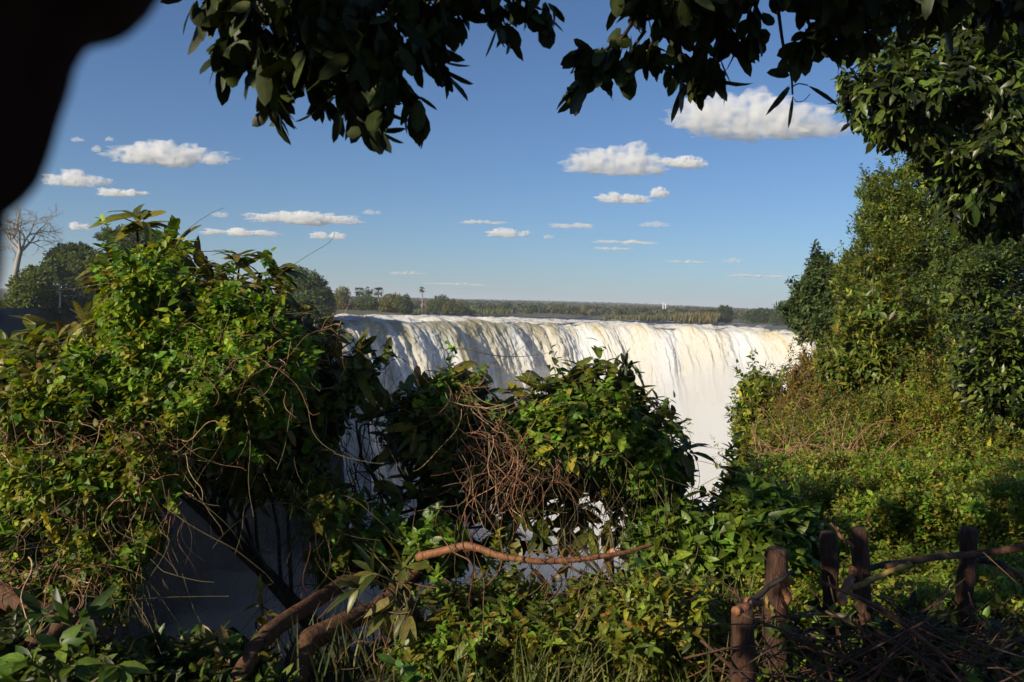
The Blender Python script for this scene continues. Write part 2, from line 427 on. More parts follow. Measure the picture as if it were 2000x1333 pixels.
gy = np.concatenate([np.linspace(-25, -1, 14)[:-1], np.linspace(-1, 14, 90), np.linspace(14, 100, 70)[1:]])
GX, GY = np.meshgrid(gx, gy, indexing='ij')
GV = p3(GX, GY, np.maximum(ground_z(GX, GY), -112)); ii = np.arange(GV.shape[0] * GV.shape[1]).reshape(GV.shape[:2])
tag(mesh_np("ground", GV.reshape(-1, 3), np.stack([ii[:-1, :-1], ii[1:, :-1], ii[1:, 1:], ii[:-1, 1:]], -1).reshape(-1, 4), M['soil'], smooth=True),
    "dark earth bank at the viewpoint above the gorge", "ground", kind="structure")

# ------------------------------------------------------------------ spray in the gorge (volumes)
def vol_mat(name, dens, col=(1, 1, 1), aniso=0.0):
    m, nt, out = new_mat(name)
    v = N(nt, "ShaderNodeVolumePrincipled")
    v.inputs["Color"].default_value = tuple(col) + (1,); v.inputs["Density"].default_value = dens
    v.inputs["Anisotropy"].default_value = aniso
    nt.links.new(v.outputs[0], out.inputs["Volume"])
    return m
def cloud_mat(dens, size):
    m, nt, out = new_mat("cloud_vapour"); L = nt.links
    v = N(nt, "ShaderNodeVolumePrincipled"); v.inputs["Color"].default_value = (1, 1, 1, 1)
    tc = N(nt, "ShaderNodeTexCoord"); n = N(nt, "ShaderNodeTexNoise", i_Scale=4.5 / size, i_Detail=6.0, i_Roughness=0.52); L.new(tc.outputs["Object"], n.inputs["Vector"])
    mr = N(nt, "ShaderNodeMapRange", i_1=0.36, i_2=0.62, i_3=0.0, i_4=dens * 1.15); L.new(n.outputs[0], mr.inputs[0]); L.new(mr.outputs[0], v.inputs["Density"])
    L.new(v.outputs[0], out.inputs["Volume"]); return m

def height_volume(name, x0, x1, y0, y1, nx, ny, topf, zb, mat):
    X, Y = np.meshgrid(np.linspace(x0, x1, nx), np.linspace(y0, y1, ny), indexing='ij')
    T = np.maximum(topf(X, Y), zb + 0.5)
    top = p3(X, Y, T); bot = p3(X, Y, np.full_like(X, zb))
    n = nx * ny; a = np.arange(n).reshape(nx, ny)
    q = lambda g: np.stack([g[:-1, :-1], g[1:, :-1], g[1:, 1:], g[:-1, 1:]], -1).reshape(-1, 4)
    F = [q(a), q(a + n)[:, ::-1]]
    for e, fl in ((a[:, 0], 0), (a[:, -1], 1), (a[0, :], 1), (a[-1, :], 0)):
        s = np.stack([e[:-1], e[:-1] + n, e[1:] + n, e[1:]], -1)
        F.append(s[:, ::-1] if fl else s)
    return mesh_np(name, np.concatenate([top.reshape(-1, 3), bot.reshape(-1, 3)]), np.concatenate(F), mat)

def mist_top(X, Y):
    base = np.interp(X, [-60, -38, -22, -6, 5, 25, 45, 60, 75], [-130, -130, -85, -46, -37, -26, -17, -14, -14])
    base = base - 48 * np.clip((115 - Y) / 75, 0, 1) + 8 * np.clip((Y - 150) / 40, 0, 1)
    return base + 18 * (fbm(p3(X / 16, Y / 16, 1), 5, 201) - 0.5)
def mist_top2(X, Y):
    return np.maximum(mist_top(X, Y) + np.interp(X, [-40, 20, 45, 60], [12, 12, 6, 2]), np.interp(X, [-10, 20], [-47, -80]) - 40 * np.clip((95 - Y) / 60, 0, 1)) + 8 * (fbm(p3(X / 9, Y / 9, 6), 4, 205) - 0.5)
mist = height_volume("mist", -58, 85, 13, 200, 110, 120, mist_top, -106, vol_mat("thick_spray", 0.055, (0.99, 0.99, 0.99)))
tag(mist, "white spray cloud rising from the gorge below the waterfall", "mist", kind="stuff")
mist2 = height_volume("mist", -50, 88, 40, 200, 110, 110, mist_top2, -105, vol_mat("thin_spray", 0.013, (0.98, 0.98, 0.97)))
tag(mist2, "thin veil of spray drifting above the thick spray cloud", "mist", kind="stuff")

# ------------------------------------------------------------------ clouds
M['cloud'] = vol_mat("cloud_vapour", 0.02, (1, 1, 1), 0.0)
def ico(sub):
    bm = __import__('bmesh').new(); __import__('bmesh').ops.create_icosphere(bm, subdivisions=sub, radius=1.0)
    v = np.array([x.co for x in bm.verts]); F = np.array([[q.index for q in fc.verts] for fc in bm.faces]); bm.free(); return v, F
ICO6 = ico(6); ICO5 = ico(5); ICO3 = ico(3); ICO2 = ico(2)
CLOUD_ALT = 620.0
clouds = [
 (340, 305, 225, 48, "long white cumulus cloud, larger of those above the bare tree"),
 (146, 353, 124, 32, "ragged white cloud beside the dark blurred shape, above the bare tree"),
 (236, 378, 90, 16, "thin flat white cloud just right of the bare tree's ragged cloud"),
 (151, 274, 24, 9, "tiny wisp of cloud nearest the dark blurred shape edge"),
 (189, 293, 20, 12, "tiny round puff of cloud beneath the wisp near the dark blurred shape"),
 (212, 273, 18, 8, "tiny flat wisp at the left tip of the long cumulus"),
 (151, 444, 42, 15, "small cloud between the bare tree and the flat-topped tree"),
 (434, 420, 40, 12, "small white cloud left of the long low bank above the shrub"),
 (598, 428, 195, 26, "long low white cloud bank above the waterfall's left end"),
 (466, 455, 130, 16, "flat white cloud streak just above the left shrub's shoot"),
 (642, 462, 64, 14, "short white cloud under the long low cloud bank"),
 (728, 416, 36, 9, "small flat cloud right of the long low cloud bank"),
 (1460, 236, 325, 84, "biggest white cloud, beneath the hanging dark leaves"),
 (1202, 322, 180, 54, "puffy white cloud of middle size under the right hanging leaves"),
 (1341, 319, 95, 24, "flat cloud touching the right side of the mid-size puffy cloud"),
 (1210, 390, 108, 20, "smooth oval cloud below the mid-size puffy cloud"),
 (1288, 379, 36, 20, "small round cloud at the right of the smooth oval cloud"),
 (1127, 443, 92, 11, "thin cloud strip below and left of the oval cloud"),
 (940, 435, 82, 8, "faint thin cloud strip left of centre sky"),
 (992, 457, 76, 17, "small oval cloud low over the middle of the waterfall"),
 (1279, 440, 54, 11, "small flat cloud low above the twin white masts"),
 (1222, 474, 110, 9, "faint cloud streak lowest above the masts, below the flat one"),
 (345, 467, 42, 10, "small cloud peeping beside the left shrub's topmost shoot"),
 (1428, 510, 36, 9, "small pinkish cloud low near the dark tree on the right bank"),
 (800, 535, 64, 7, "faint cloud just above the lone palm"),
 (1070, 464, 22, 7, "tiny puff right of the small oval cloud over the waterfall"),
 (1192, 486, 66, 7, "faint streak directly under the longer faint streak above the masts"),
 (1340, 512, 70, 6, "thin faint wisp left of the small pinkish cloud"),
 (900, 556, 120, 5, "very thin pale wisp just above the horizon hill"),
 (1480, 540, 90, 5, "very thin pale wisp low beside the right-hand dark tree"),
]
for k, (cx, cy, w, h, lab) in enumerate(clouds):
    r = np.random.default_rng(900 + k)
    horiz = 598 + (cx - 1000) * math.tan(math.radians(ROLL))
    el = max((horiz - cy), 40) / FPX
    Y = CLOUD_ALT / el
    c = P(cx, cy, Y); sx, sz = w / 2 / FPX * Y, h / 2 / FPX * Y
    V0, F0 = ICO6 if w > 150 else ICO5
    # star-shaped union of puffs in a unit box that is stretched afterwards
    nb = max(5, int(6 + w / 18)); asp = max(1.0, w / h)
    R = np.full(len(V0), 0.22)
    for b in range(nb):
        t = r.uniform(-0.8, 0.8); rad = (0.38 + 0.34 * (1 - abs(t)) * r.uniform(0.5, 1.3)) * r.uniform(0.75, 1.1)
        pc = np.array([t * 0.78, r.uniform(-0.2, 0.2), r.uniform(-0.25, 0.35) * (1 - abs(t))])
        # sphere (in x-compressed space so that puffs keep round once stretched)
        D = V0 * np.array([asp / 1.6, 1.0, 1.0]); cc = pc * np.array([asp / 1.6, 1, 1])
        A = (D * D).sum(1); B = D @ cc; Cc = cc @ cc - rad * rad
        disc = B * B - A * Cc
        R = np.maximum(R, np.where(disc > 0, (B + np.sqrt(np.maximum(disc, 0))) / A, 0))
    Q = V0 * R[:, None]
    Q = Q / np.abs(Q).max(0)
    dn = (fbm(Q * np.array([3.0 * asp / 2, 3, 3]) + k * 7.7, 5, 300 + k) - 0.5)
    Q = Q * (1 + 1.1 * dn)[:, None]
    Q[:, 2] = np.where(Q[:, 2] < -0.45, -0.45 + (Q[:, 2] + 0.45) * 0.35, Q[:, 2])
    Q = Q * np.array([sx * 1.08, max(sz * 1.2, sx * 0.25), sz * 1.35])
    th = Q[:, 2].max() - Q[:, 2].min()
    den = (3.0 if (h > 12) else 1.0) / max(th, 1.0)
    o = mesh_np("cloud", Q, F0, cloud_mat(den * 1.55, th), smooth=False)
    o.location = tuple(c)
    tag(o, lab, "cloud", "clouds in the blue sky")

# ================================================================== vegetation toolkit
def leaf_template(kind):
    if kind == 'near':                     # 5 rows x 3 columns, folded and drooping
        t = np.array([0.0, 0.18, 0.45, 0.75, 1.0]); w = np.array([0.03, 0.36, 0.5, 0.34, 0.01])
        V = [(tt, s * ww, abs(s) * ww) for tt, ww in zip(t, w) for s in (-1, 0, 1)]
        F = [(r * 3 + c, r * 3 + c + 1, r * 3 + c + 4, r * 3 + c + 3) for r in range(4) for c in range(2)]
        return np.array(V), np.array(F), np.array([abs(s) for _ in t for s in (-1, 0, 1)], float)
    if kind == 'heart':
        t = np.array([-0.07, 0.0, 0.2, 0.5, 0.8, 1.0]); w = np.array([0.30, 0.45, 0.5, 0.44, 0.22, 0.01])
        V = [(tt + (0.07 if (s == 0 and r == 0) else 0), s * ww, abs(s) * ww) for r, (tt, ww) in enumerate(zip(t, w)) for s in (-1, 0, 1)]
        F = [(r * 3 + c, r * 3 + c + 1, r * 3 + c + 4, r * 3 + c + 3) for r in range(5) for c in range(2)]
        return np.array(V), np.array(F), np.array([abs(s) for _ in t for s in (-1, 0, 1)], float)
    if kind == 'oval':
        t = np.array([0.0, 0.07, 0.09, 0.3, 0.6, 0.86, 1.0]); w = np.array([0.02, 0.02, 0.12, 0.42, 0.5, 0.34, 0.02])
        V = [(tt, s * ww, abs(s) * ww) for tt, ww in zip(t, w) for s in (-1, 0, 1)]
        F = [(r * 3 + c, r * 3 + c + 1, r * 3 + c + 4, r * 3 + c + 3) for r in range(6) for c in range(2)]
        return np.array(V), np.array(F), np.array([abs(s) for _ in t for s in (-1, 0, 1)], float)
    if kind == 'mid':
        V = [(0, 0, 0), (0.42, -0.5, 0.5), (0.45, 0, 0), (0.42, 0.5, 0.5), (1, 0, 0)]
        return np.array(V, float), np.array([(0, 2, 1), (0, 3, 2), (1, 2, 4), (2, 3, 4)]), np.array([0.3, 1, 0.3, 1, 0.3])
    V = [(0, 0, 0), (0.45, -0.5, 0.3), (0.45, 0.5, 0.3), (1, 0, 0)]
    return np.array(V, float), np.array([(0, 2, 1), (1, 2, 3)]), np.array([0.5, 1, 1, 0.5])
TPL = {k: leaf_template(k) for k in ('near', 'heart', 'oval', 'mid', 'far')}

def rv(n, k=3, rng=RNG):
    return rng.normal(size=(n, k))

class Leaves:
    def __init__(s): s.a = []
    def add(s, pos, d, nrm, ln, wd, tint, droop=0.15, fold=0.25):
        n = len(pos)
        full = lambda v: np.broadcast_to(np.asarray(v, float), (n,)).copy()
        s.a.append((np.asarray(pos, float), unit(d), np.asarray(nrm, float), full(ln), full(wd), np.asarray(tint, float), full(droop), full(fold)))
        return s
    def count(s): return sum(len(x[0]) for x in s.a)
    def build(s, name, tpl, mat, parent=None, smooth=True):
        pos, d, nrm, ln, wd, tint, droop, fold = [np.concatenate([x[k] for x in s.a]) for k in range(8)]
        side = unit(np.cross(nrm, d) + 1e-6); n2 = unit(np.cross(d, side))
        T, F, A = TPL[tpl]
        t, a, h = T[:, 0], T[:, 1], T[:, 2]
        V = (pos[:, None] + d[:, None] * (t[None, :, None] * ln[:, None, None]) + side[:, None] * (a[None, :, None] * wd[:, None, None])
             + n2[:, None] * ((h[None] * (fold * wd)[:, None] - (t * t)[None] * (droop * ln)[:, None])[..., None]))
        nv = len(T)
        FF = (F[None] + (np.arange(len(pos)) * nv)[:, None, None]).reshape(-1, F.shape[1])
        col = np.concatenate([np.repeat(tint[:, None], nv, 1), np.broadcast_to(A[None, :, None], (len(pos), nv, 1))], -1)
        o = mesh_np(name, V.reshape(-1, 3), FF, mat, None, smooth, {'tint': ('FLOAT_COLOR', col.reshape(-1, 4))})
        return adopt(parent, o) if parent else o

def palette(n, cols, wts=None, jit=0.25, rng=RNG, pos=None, scale=1.0):
    cols = np.array(cols, float); wts = np.array(wts if wts is not None else np.ones(len(cols)), float); wts /= wts.sum()
    k = rng.choice(len(cols), n, p=wts)
    c = cols[k] * np.exp(rng.normal(size=(n, 1)) * jit) * np.exp(rng.normal(size=(n, 3)) * 0.06)
    if pos is not None:
        c = c * (0.72 + 0.56 * fbm(np.asarray(pos) / scale, 2, 77))[:, None]
    return np.clip(c, 0.002, 0.9)

def in_poly(px, py, poly):
    poly = np.asarray(poly, float); ins = np.zeros(px.shape, bool); best = np.full(px.shape, 1e9)
    gx = np.zeros(px.shape); gy = np.zeros(px.shape)
    for a, b in zip(poly, np.roll(poly, -1, 0)):
        c = ((a[1] > py) != (b[1] > py)) & (px < (b[0] - a[0]) * (py - a[1]) / ((b[1] - a[1]) or 1e-9) + a[0])
        ins ^= c
        ab = b - a; t = np.clip(((px - a[0]) * ab[0] + (py - a[1]) * ab[1]) / max(ab @ ab, 1e-9), 0, 1)
        qx, qy = a[0] + t * ab[0], a[1] + t * ab[1]; d = np.hypot(px - qx, py - qy)
        m = d < best; best = np.where(m, d, best); gx = np.where(m, qx - px, gx); gy = np.where(m, qy - py, gy)
    l = np.maximum(np.hypot(gx, gy), 1e-6)
    return ins, best, gx / l, gy / l

def sample_poly(poly, n, rng=RNG):
    poly = np.asarray(poly, float); lo, hi = poly.min(0), poly.max(0); out = []
    have = 0
    while have < n:
        p = rng.uniform(lo, hi, size=(int(n * 2), 2)); ins, d, gx, gy = in_poly(p[:, 0], p[:, 1], poly)
        q = np.concatenate([p[ins], d[ins, None], gx[ins, None], gy[ins, None]], 1); out.append(q); have += len(q)
    return np.concatenate(out)[:n]

def inflate(poly, n, Y0, T, front=0.65, clump=0.5, cull=0.0, ragged=0.25, yx=0.0, yy=0.0, rng=RNG, seed=0, bumpk=0.35):
    """n points in a rounded solid whose silhouette is the outline; T = half thickness (m). returns positions, outward normals"""
    poly = np.asarray(poly, float); cx, cy = poly.mean(0)
    s = sample_poly(poly, int(n * (1 + cull * 1.2)), rng)
    Yc = Y0 + yx * (s[:, 0] - cx) + yy * (s[:, 1] - cy)
    dm = s[:, 2] * Yc / FPX
    # ragged outline: drop points near the edge following noise
    q0 = P(s[:, 0], s[:, 1], Yc)
    e = np.clip(dm / T, 0, 1)
    h = T * np.sqrt(np.maximum(1 - (1 - e) ** 2, 0.0))
    k = len(s); isf = rng.random(k) < front
    u = np.where(isf, -(1 - 0.45 * rng.random(k) ** 1.6), rng.uniform(-1, 1, k))
    bump = (fbm(q0 / clump, 3, 400 + seed) - 0.5) * 1.5
    off = u * h + np.where(u < 0, -1, 1) * bump * np.minimum(T * bumpk, clump)
    pos = P(s[:, 0], s[:, 1], Yc + off)
    lat = np.stack([s[:, 3], np.zeros(k), -s[:, 4]], -1)
    nr = unit(lat * (1 - e)[:, None] + np.array([0, 1.0, 0]) * (u * np.sqrt(np.maximum(1 - (1 - e) ** 2, 0.01)))[:, None] + 1e-4)
    keep = np.ones(k, bool)
    if cull > 0:
        keep &= fbm(pos / (clump * 0.6), 3, 430 + seed) > np.quantile(fbm(pos / (clump * 0.6), 3, 430 + seed), cull)
    if ragged > 0:
        nz = fbm(q0 / (clump * 0.5), 3, 450 + seed)
        keep &= ~((dm < ragged * clump) & (nz < 0.5 - 0.25 * dm / (ragged * clump)))
    return pos[keep], nr[keep]

def add_shoots(pos, nr, k, ln, rng):
    """upright leafy shoots that break up a smooth outline"""
    i = rng.integers(0, len(pos), k); a = unit(nr[i] * 0.6 + np.array([0, 0, 0.8]) + rng.normal(size=(k, 3)) * 0.35); l = ln * rng.uniform(0.4, 1.4, k)
    P_, N_ = [pos], [nr]
    for j in range(1, 8):
        P_.append(pos[i] + a * (l * j / 7)[:, None] + rng.normal(size=(k, 3)) * 0.02 * ln); N_.append(a)
    return np.concatenate(P_), np.concatenate(N_)

def sprigs(L, pos, nr, nl, ln, ratio, cols, wts=None, twig=0.1, up=0.5, droop_dir=0.0, spread=0.9, jit=0.25, droop=0.2, fold=0.25,
           whorl=False, rng=RNG, face_up=0.7, size_j=0.25, cscale=1.0, axis_j=0.6, twigs=None):
    """little leafy twigs growing outwards at the given points"""
    n = len(pos)
    ax = unit(nr * 0.7 + np.array([0, 0, up]) + rv(n, rng=rng) * axis_j)
    e1 = unit(np.cross(ax, rv(n, rng=rng))); e2 = np.cross(ax, e1)
    base_t = palette(n, cols, wts, jit, rng, pos, cscale)
    for j in range(nl):
        t = 0.85 + 0.15 * rng.random(n) if whorl else (j + rng.random(n) * 0.6) / nl
        ph = j * 2.4 + rng.uniform(-0.4, 0.4, n)
        radial = e1 * np.cos(ph)[:, None] + e2 * np.sin(ph)[:, None]
        d = unit(ax * (0.55 + 0.3 * rng.random(n))[:, None] + radial * spread + np.array([0, 0, -droop_dir]) + rv(n, rng=rng) * 0.15)
        nm = unit(np.array([0, 0, face_up]) + nr * 0.45 + ax * 0.3 + rv(n, rng=rng) * 0.35)
        l = ln * np.exp(rng.normal(size=n) * size_j) * (1.0 - 0.25 * (0 if whorl else j / nl))
        tj = base_t * np.exp(rng.normal(size=(n, 1)) * 0.14)
        L.add(pos + ax * ((t - 0.5) * twig)[:, None], d, nm, l, l * ratio, np.clip(tj, 0.002, 0.9), droop * rng.uniform(0.3, 1.6, n), fold)
    if twigs is not None:
        for p, a in zip(pos, ax): twigs.append((np.array([p - a * twig * 1.2, p - a * twig * 0.2, p + a * twig * 0.5]), np.array([1.0, 0.8, 0.4])))
    return L

def tubes(name, lines, mat, sides=5, parent=None, rscale=1.0, caps=True, knob=0.0, tints=None):
    """lines: list of (points (k,3), radii (k,)) -> one mesh"""
    VV, FF, b = [], [], 0
    for pts, rad in lines:
        pts = np.asarray(pts, float); rad = np.broadcast_to(np.asarray(rad, float), (len(pts),)) * rscale
        k = len(pts); t = unit(np.gradient(pts, axis=0))
        ref = np.array([0.31, 0.52, 0.79]) if abs(t[:, 2]).mean() < 0.8 else np.array([1.0, 0.2, 0.1])
        e1 = unit(np.cross(t, ref)); e2 = np.cross(t, e1)
        an = np.arange(sides) / sides * 2 * math.pi
        ring = e1[:, None] * np.cos(an)[None, :, None] + e2[:, None] * np.sin(an)[None, :, None]
        rr = rad[:, None]
        if knob: rr = rr * (1 + knob * (fbm((pts[:, None] + ring * rad[:, None, None]) / max(rad.mean() * 1.6, 1e-4), 3, 9) - 0.5) * 2)
        VV.append((pts[:, None] + ring * np.broadcast_to(rr, (k, sides))[..., None]).reshape(-1, 3))
        ii = np.arange(k * sides).reshape(k, sides) + b; nx = np.roll(ii, -1, 1)
        FF.append(np.stack([ii[:-1], nx[:-1], nx[1:], ii[1:]], -1).reshape(-1, 4))
        b += k * sides
        if caps:
            VV.append(pts[[0, -1]])
            f0 = np.stack([nx[0], ii[0], np.full(sides, b), np.full(sides, b)], -1)
            f1 = np.stack([ii[-1], nx[-1], np.full(sides, b + 1), np.full(sides, b + 1)], -1)
            FF.append(('t', f0[:, :3])); FF.append(('t', f1[:, :3])); b += 2
    q = [f for f in FF if not isinstance(f, tuple)]; tr = [f[1] for f in FF if isinstance(f, tuple)]
    F = [np.concatenate(q)] + ([np.concatenate(tr)] if tr else [])
    at = None
    if tints is not None:
        at = {'tint': ('FLOAT_COLOR', np.concatenate([np.tile(list(t) + [1.0], (len(l[0]) * sides, 1)) for t, l in zip(tints, lines)]))}
    o = mesh_np(name, np.concatenate(VV), F, mat, None, True, at)
    return adopt(parent, o) if parent else o

def curve(pts, n=24):
    """Catmull-Rom through 3-D points"""
    p = np.asarray(pts, float); p = np.concatenate([[2 * p[0] - p[1]], p, [2 * p[-1] - p[-2]]])
    m = len(p) - 3; u = np.linspace(0, m - 1e-6, n); i = u.astype(int); t = (u - i)[:, None]
    a, b, c, d = p[i], p[i + 1], p[i + 2], p[i + 3]
    return 0.5 * (2 * b + (c - a) * t + (2 * a - 5 * b + 4 * c - d) * t ** 2 + (3 * b - a - 3 * c + d) * t ** 3)

def plimb(pix, r0, r1, n=24, wob=0.0, rng=RNG):
    """limb through pixel/depth triples (px, py, Y) with radius tapering from r0 to r1 metres"""
    pts = curve([P(*q) for q in pix], n)
    if wob: pts = pts + (np.stack([fbm(p3(np.linspace(0, 4, n), k * 9.1 + pix[0][0]), 2, 3) for k in range(3)], -1) - 0.5) * wob
    return pts, np.linspace(r0, r1, n)

def wisps(n, starts, dirs, length, step_j=0.35, grav=0.1, segs=12, rng=RNG, curl=0.25, rad=0.002):
    """curly thin stems"""
    L = []
    for i in range(n):
        p = np.array(starts[i % len(starts)], float); d = unit(np.array(dirs[i % len(dirs)], float) + rng.normal(size=3) * 0.25)
        ln = length * rng.uniform(0.5, 1.5); st = ln / segs; pts = [p.copy()]; w = rng.normal(size=3) * curl
        for k in range(segs):
            w = w * 0.8 + rng.normal(size=3) * step_j * 0.5
            d = unit(d + w * 0.5 + np.array([0, 0, -grav])); p = p + d * st; pts.append(p.copy())
        L.append((np.array(pts), np.linspace(rad, rad * 0.5, segs + 1) * rng.uniform(0.7, 1.4)))
    return L

M['leaf_gloss'] = leaf_mat("glossy_leaf", 0.36, 0.2, 0.3)
M['leaf'] = leaf_mat("broad_leaf", 0.42, 0.34, 0.4)
M["leaf_dull"] = leaf_mat("leathery_leaf", 0.5, 0.06, 0.25)
M['leaf_soft'] = leaf_mat("soft_leaf", 0.5, 0.38, 0.35)
M['leaf_far'] = leaf_mat("far_leaf", 0.7, 0.32, 0.2)
M['bark'] = bark_mat("brown_bark", (0.03, 0.014, 0.007), (0.16, 0.07, 0.03), 30)
M['bark_dark'] = bark_mat("dark_bark", (0.012, 0.009, 0.007), (0.05, 0.036, 0.026), 30)
M['bark_red'] = bark_mat("red_bark", (0.12, 0.045, 0.018), (0.30, 0.13, 0.055), 40, 0.6)
M['bark_pale'] = bark_mat("pale_bark", (0.22, 0.19, 0.16), (0.42, 0.38, 0.33), 1.5)
M['dry'] = bark_mat("dry_vine", (0.14, 0.07, 0.035), (0.46, 0.27, 0.15), 60, 0.8, 0.3)
def twig_mat():
    m, nt, out = new_mat("dry_vine_tinted"); L = nt.links
    at = N(nt, "ShaderNodeAttribute", attribute_name="tint"); geo = N(nt, "ShaderNodeNewGeometry")
    nz = N(nt, "ShaderNodeTexNoise", i_Scale=45.0, i_Detail=3.0); L.new(geo.outputs["Position"], nz.inputs["Vector"])
    v = ramp(nt, [(0.35, (0.55, 0.5, 0.45)), (0.65, (1.15, 1.15, 1.15))]); L.new(nz.outputs[0], v.inputs[0])
    b = N(nt, "ShaderNodeBsdfPrincipled"); L.new(mixc(nt, 1.0, at.outputs["Color"], v.outputs[0], 'MULTIPLY'), b.inputs["Base Color"]); b.inputs["Roughness"].default_value = 0.75
    L.new(b.outputs[0], out.inputs[0]); return m
M['twig'] = twig_mat()
M['stem'] = bark_mat("green_stem", (0.05, 0.05, 0.015), (0.13, 0.10, 0.035), 60, 0.7, 0.3)

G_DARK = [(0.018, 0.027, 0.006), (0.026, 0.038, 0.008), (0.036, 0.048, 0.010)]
G_VINE = [(0.15, 0.26, 0.02), (0.12, 0.23, 0.02), (0.21, 0.29, 0.025), (0.28, 0.28, 0.03), (0.07, 0.16, 0.018)]
G_OLIVE = [(0.16, 0.155, 0.02), (0.21, 0.18, 0.024), (0.11, 0.125, 0.018), (0.24, 0.13, 0.028)]
G_MID = [(0.075, 0.115, 0.018), (0.10, 0.14, 0.022), (0.13, 0.16, 0.025)]
G_YEL = [(0.20, 0.235, 0.025), (0.16, 0.21, 0.025), (0.27, 0.255, 0.03), (0.115, 0.165, 0.02)]
G_BLUE = [(0.045, 0.075, 0.022), (0.06, 0.09, 0.026), (0.08, 0.11, 0.03)]
G_BROWN = [(0.24, 0.15, 0.06), (0.30, 0.19, 0.085), (0.18, 0.13, 0.04), (0.15, 0.14, 0.04)]

# ================================================================== far side: trees on the left plateau
def far_tree(name, label, poly, Y, T, n, leaf, cols, trunk=None, cat="tree", clump=2.0, cull=0.12, up=0.5, group=None, mat='leaf_far', seed=0, trunk_r=0.35, yx=0.0):
    cx = np.mean([p[0] for p in poly]); by = trunk[0][1] if trunk else max(p[1] for p in poly)
    root = thing(name, P(cx, by, Y), label, cat, group)
    pos, nr = inflate(poly, n, Y, T, 0.6, clump, cull, 0.35, yx=yx, seed=seed)
    L = Leaves(); sprigs(L, pos, nr, 4, leaf, 0.55, cols, twig=leaf * 1.6, up=up, spread=0.8, jit=0.22, cscale=clump, face_up=0.6)
    L.build("foliage" if cat != "tree" else "crown", 'far', M[mat], root, smooth=False)
    if trunk:
        ln = [plimb([(a, b, Y) for a, b in trunk], trunk_r, trunk_r * 0.6, 10)]
        mid = np.array(trunk[-1]); r = np.random.default_rng(seed + 5)
        for k in range(5):
            tgt = pos[r.integers(len(pos))]; st = P(mid[0], mid[1], Y)
            ln.append((curve([st, st * 0.5 + tgt * 0.5 + rv(1, rng=r)[0] * 0.15 * T, tgt], 8), np.linspace(trunk_r * 0.55, trunk_r * 0.12, 8)))
        tubes("trunk", ln, M['bark_dark'], 6, root)
    return root

def bare_tree():
    Y = 122.0; base = P(30, 545, Y)
    root = thing("bare_tree", base, "leafless pale-barked spreading tree on the far cliff beside the dark blurred shape", "tree")
    r = np.random.default_rng(5); lines = []
    tr = curve([P(28, 548, Y), P(36, 505, Y), P(40, 492, Y)], 8); lines_t = [(tr, np.linspace(0.40, 0.33, 8))]
    def grow(p, d, ln, rad, depth):
        k = 5; pts = [p]; q = p.copy(); dd = d.copy()
        for _ in range(k):
            dd = unit(dd + r.normal(size=3) * 0.16 + np.array([0, 0, 0.03 if depth < 2 else -0.02])); q = q + dd * ln / k; pts.append(q.copy())
        lines.append((np.array(pts), np.linspace(rad, rad * 0.65, k + 1)))
        if depth >= 5: return
        for c in range(3 if depth < 4 else 2):
            b = pts[r.integers(2, k + 1)] if c else pts[-1]
            sd = unit(np.cross(dd, r.normal(size=3)))
            grow(b, unit(dd * 0.8 + sd * r.uniform(0.4, 0.85)), ln * r.uniform(0.62, 0.82), rad * 0.58, depth + 1)
    top = tr[-1]
    for a, z in ((-0.9, 0.7), (-0.35, 1.0), (0.35, 0.9), (0.95, 0.65), (0.1, 0.8)):
        grow(top, unit(np.array([a, r.uniform(-0.5, 0.5), z])), 2.9, 0.21, 0)
    tubes("trunk", lines_t, M['bark_pale'], 8, root); tubes("branches", lines, M['bark_pale'], 4, root, caps=False)
bare_tree()
far_tree("canopy_tree", "dark round-canopied tree on the far cliff just right of the leafless tree", [(78, 530), (84, 502), (110, 486), (140, 478), (170, 481), (196, 494), (208, 516), (196, 545), (150, 552), (100, 548)], 126, 4.5, 2600, 0.55, G_BLUE + G_MID, [(150, 585), (152, 540)], seed=1)
far_tree("flat_topped_tree", "flat-topped umbrella-shaped tree standing above the left shrub on the far cliff", [(186, 462), (200, 447), (235, 443), (268, 448), (300, 452), (325, 462), (346, 482), (330, 500), (280, 492), (268, 520), (225, 508), (212, 490), (212, 474)], 133, 4.0, 3000, 0.5, G_BLUE + G_MID, [(262, 590), (258, 540), (255, 500)], seed=2)
far_tree("bushy_tree", "green bushy tree rising behind the shrub, right of the flat-topped tree", [(300, 560), (310, 500), (330, 478), (352, 490), (380, 540), (400, 580), (390, 610), (320, 610)], 140, 4.0, 1800, 0.5, G_MID, seed=3)
far_tree("domed_tree", "tall domed dark tree at the cliff corner left of the waterfall", [(536, 600), (540, 560), (556, 533), (585, 524), (612, 530), (636, 552), (650, 575), (655, 605), (650, 622), (600, 640), (545, 630)], 172, 6.0, 3800, 0.6, G_BLUE + G_MID, [(600, 648), (598, 600)], seed=4)
bz = [((0, 600), (20, 545), (60, 520), (95, 530), (100, 570), (90, 605), (40, 615)), ((70, 605), (80, 560), (120, 540), (170, 545), (190, 580), (180, 612), (120, 618)),
      ((160, 610), (175, 560), (215, 535), (255, 550), (270, 590), (260, 618), (200, 620)), ((240, 620), (250, 570), (300, 545), (345, 560), (350, 605), (330, 630)),
      ((330, 632), (345, 575), (390, 545), (440, 555), (470, 595), (460, 636), (390, 640)), ((440, 640), (455, 590), (500, 560), (545, 575), (560, 625), (530, 645))]
bl = ["shadowy green bush under the leafless tree on the far cliff", "dark green bush beneath the round-canopied tree", "olive bush beneath the flat-topped tree",
      "bush on the far cliff behind the left shrub's tall shoot", "grey-green bush seen between the left shrub's two high shoots", "dark bush on the cliff next left of the domed tree"]
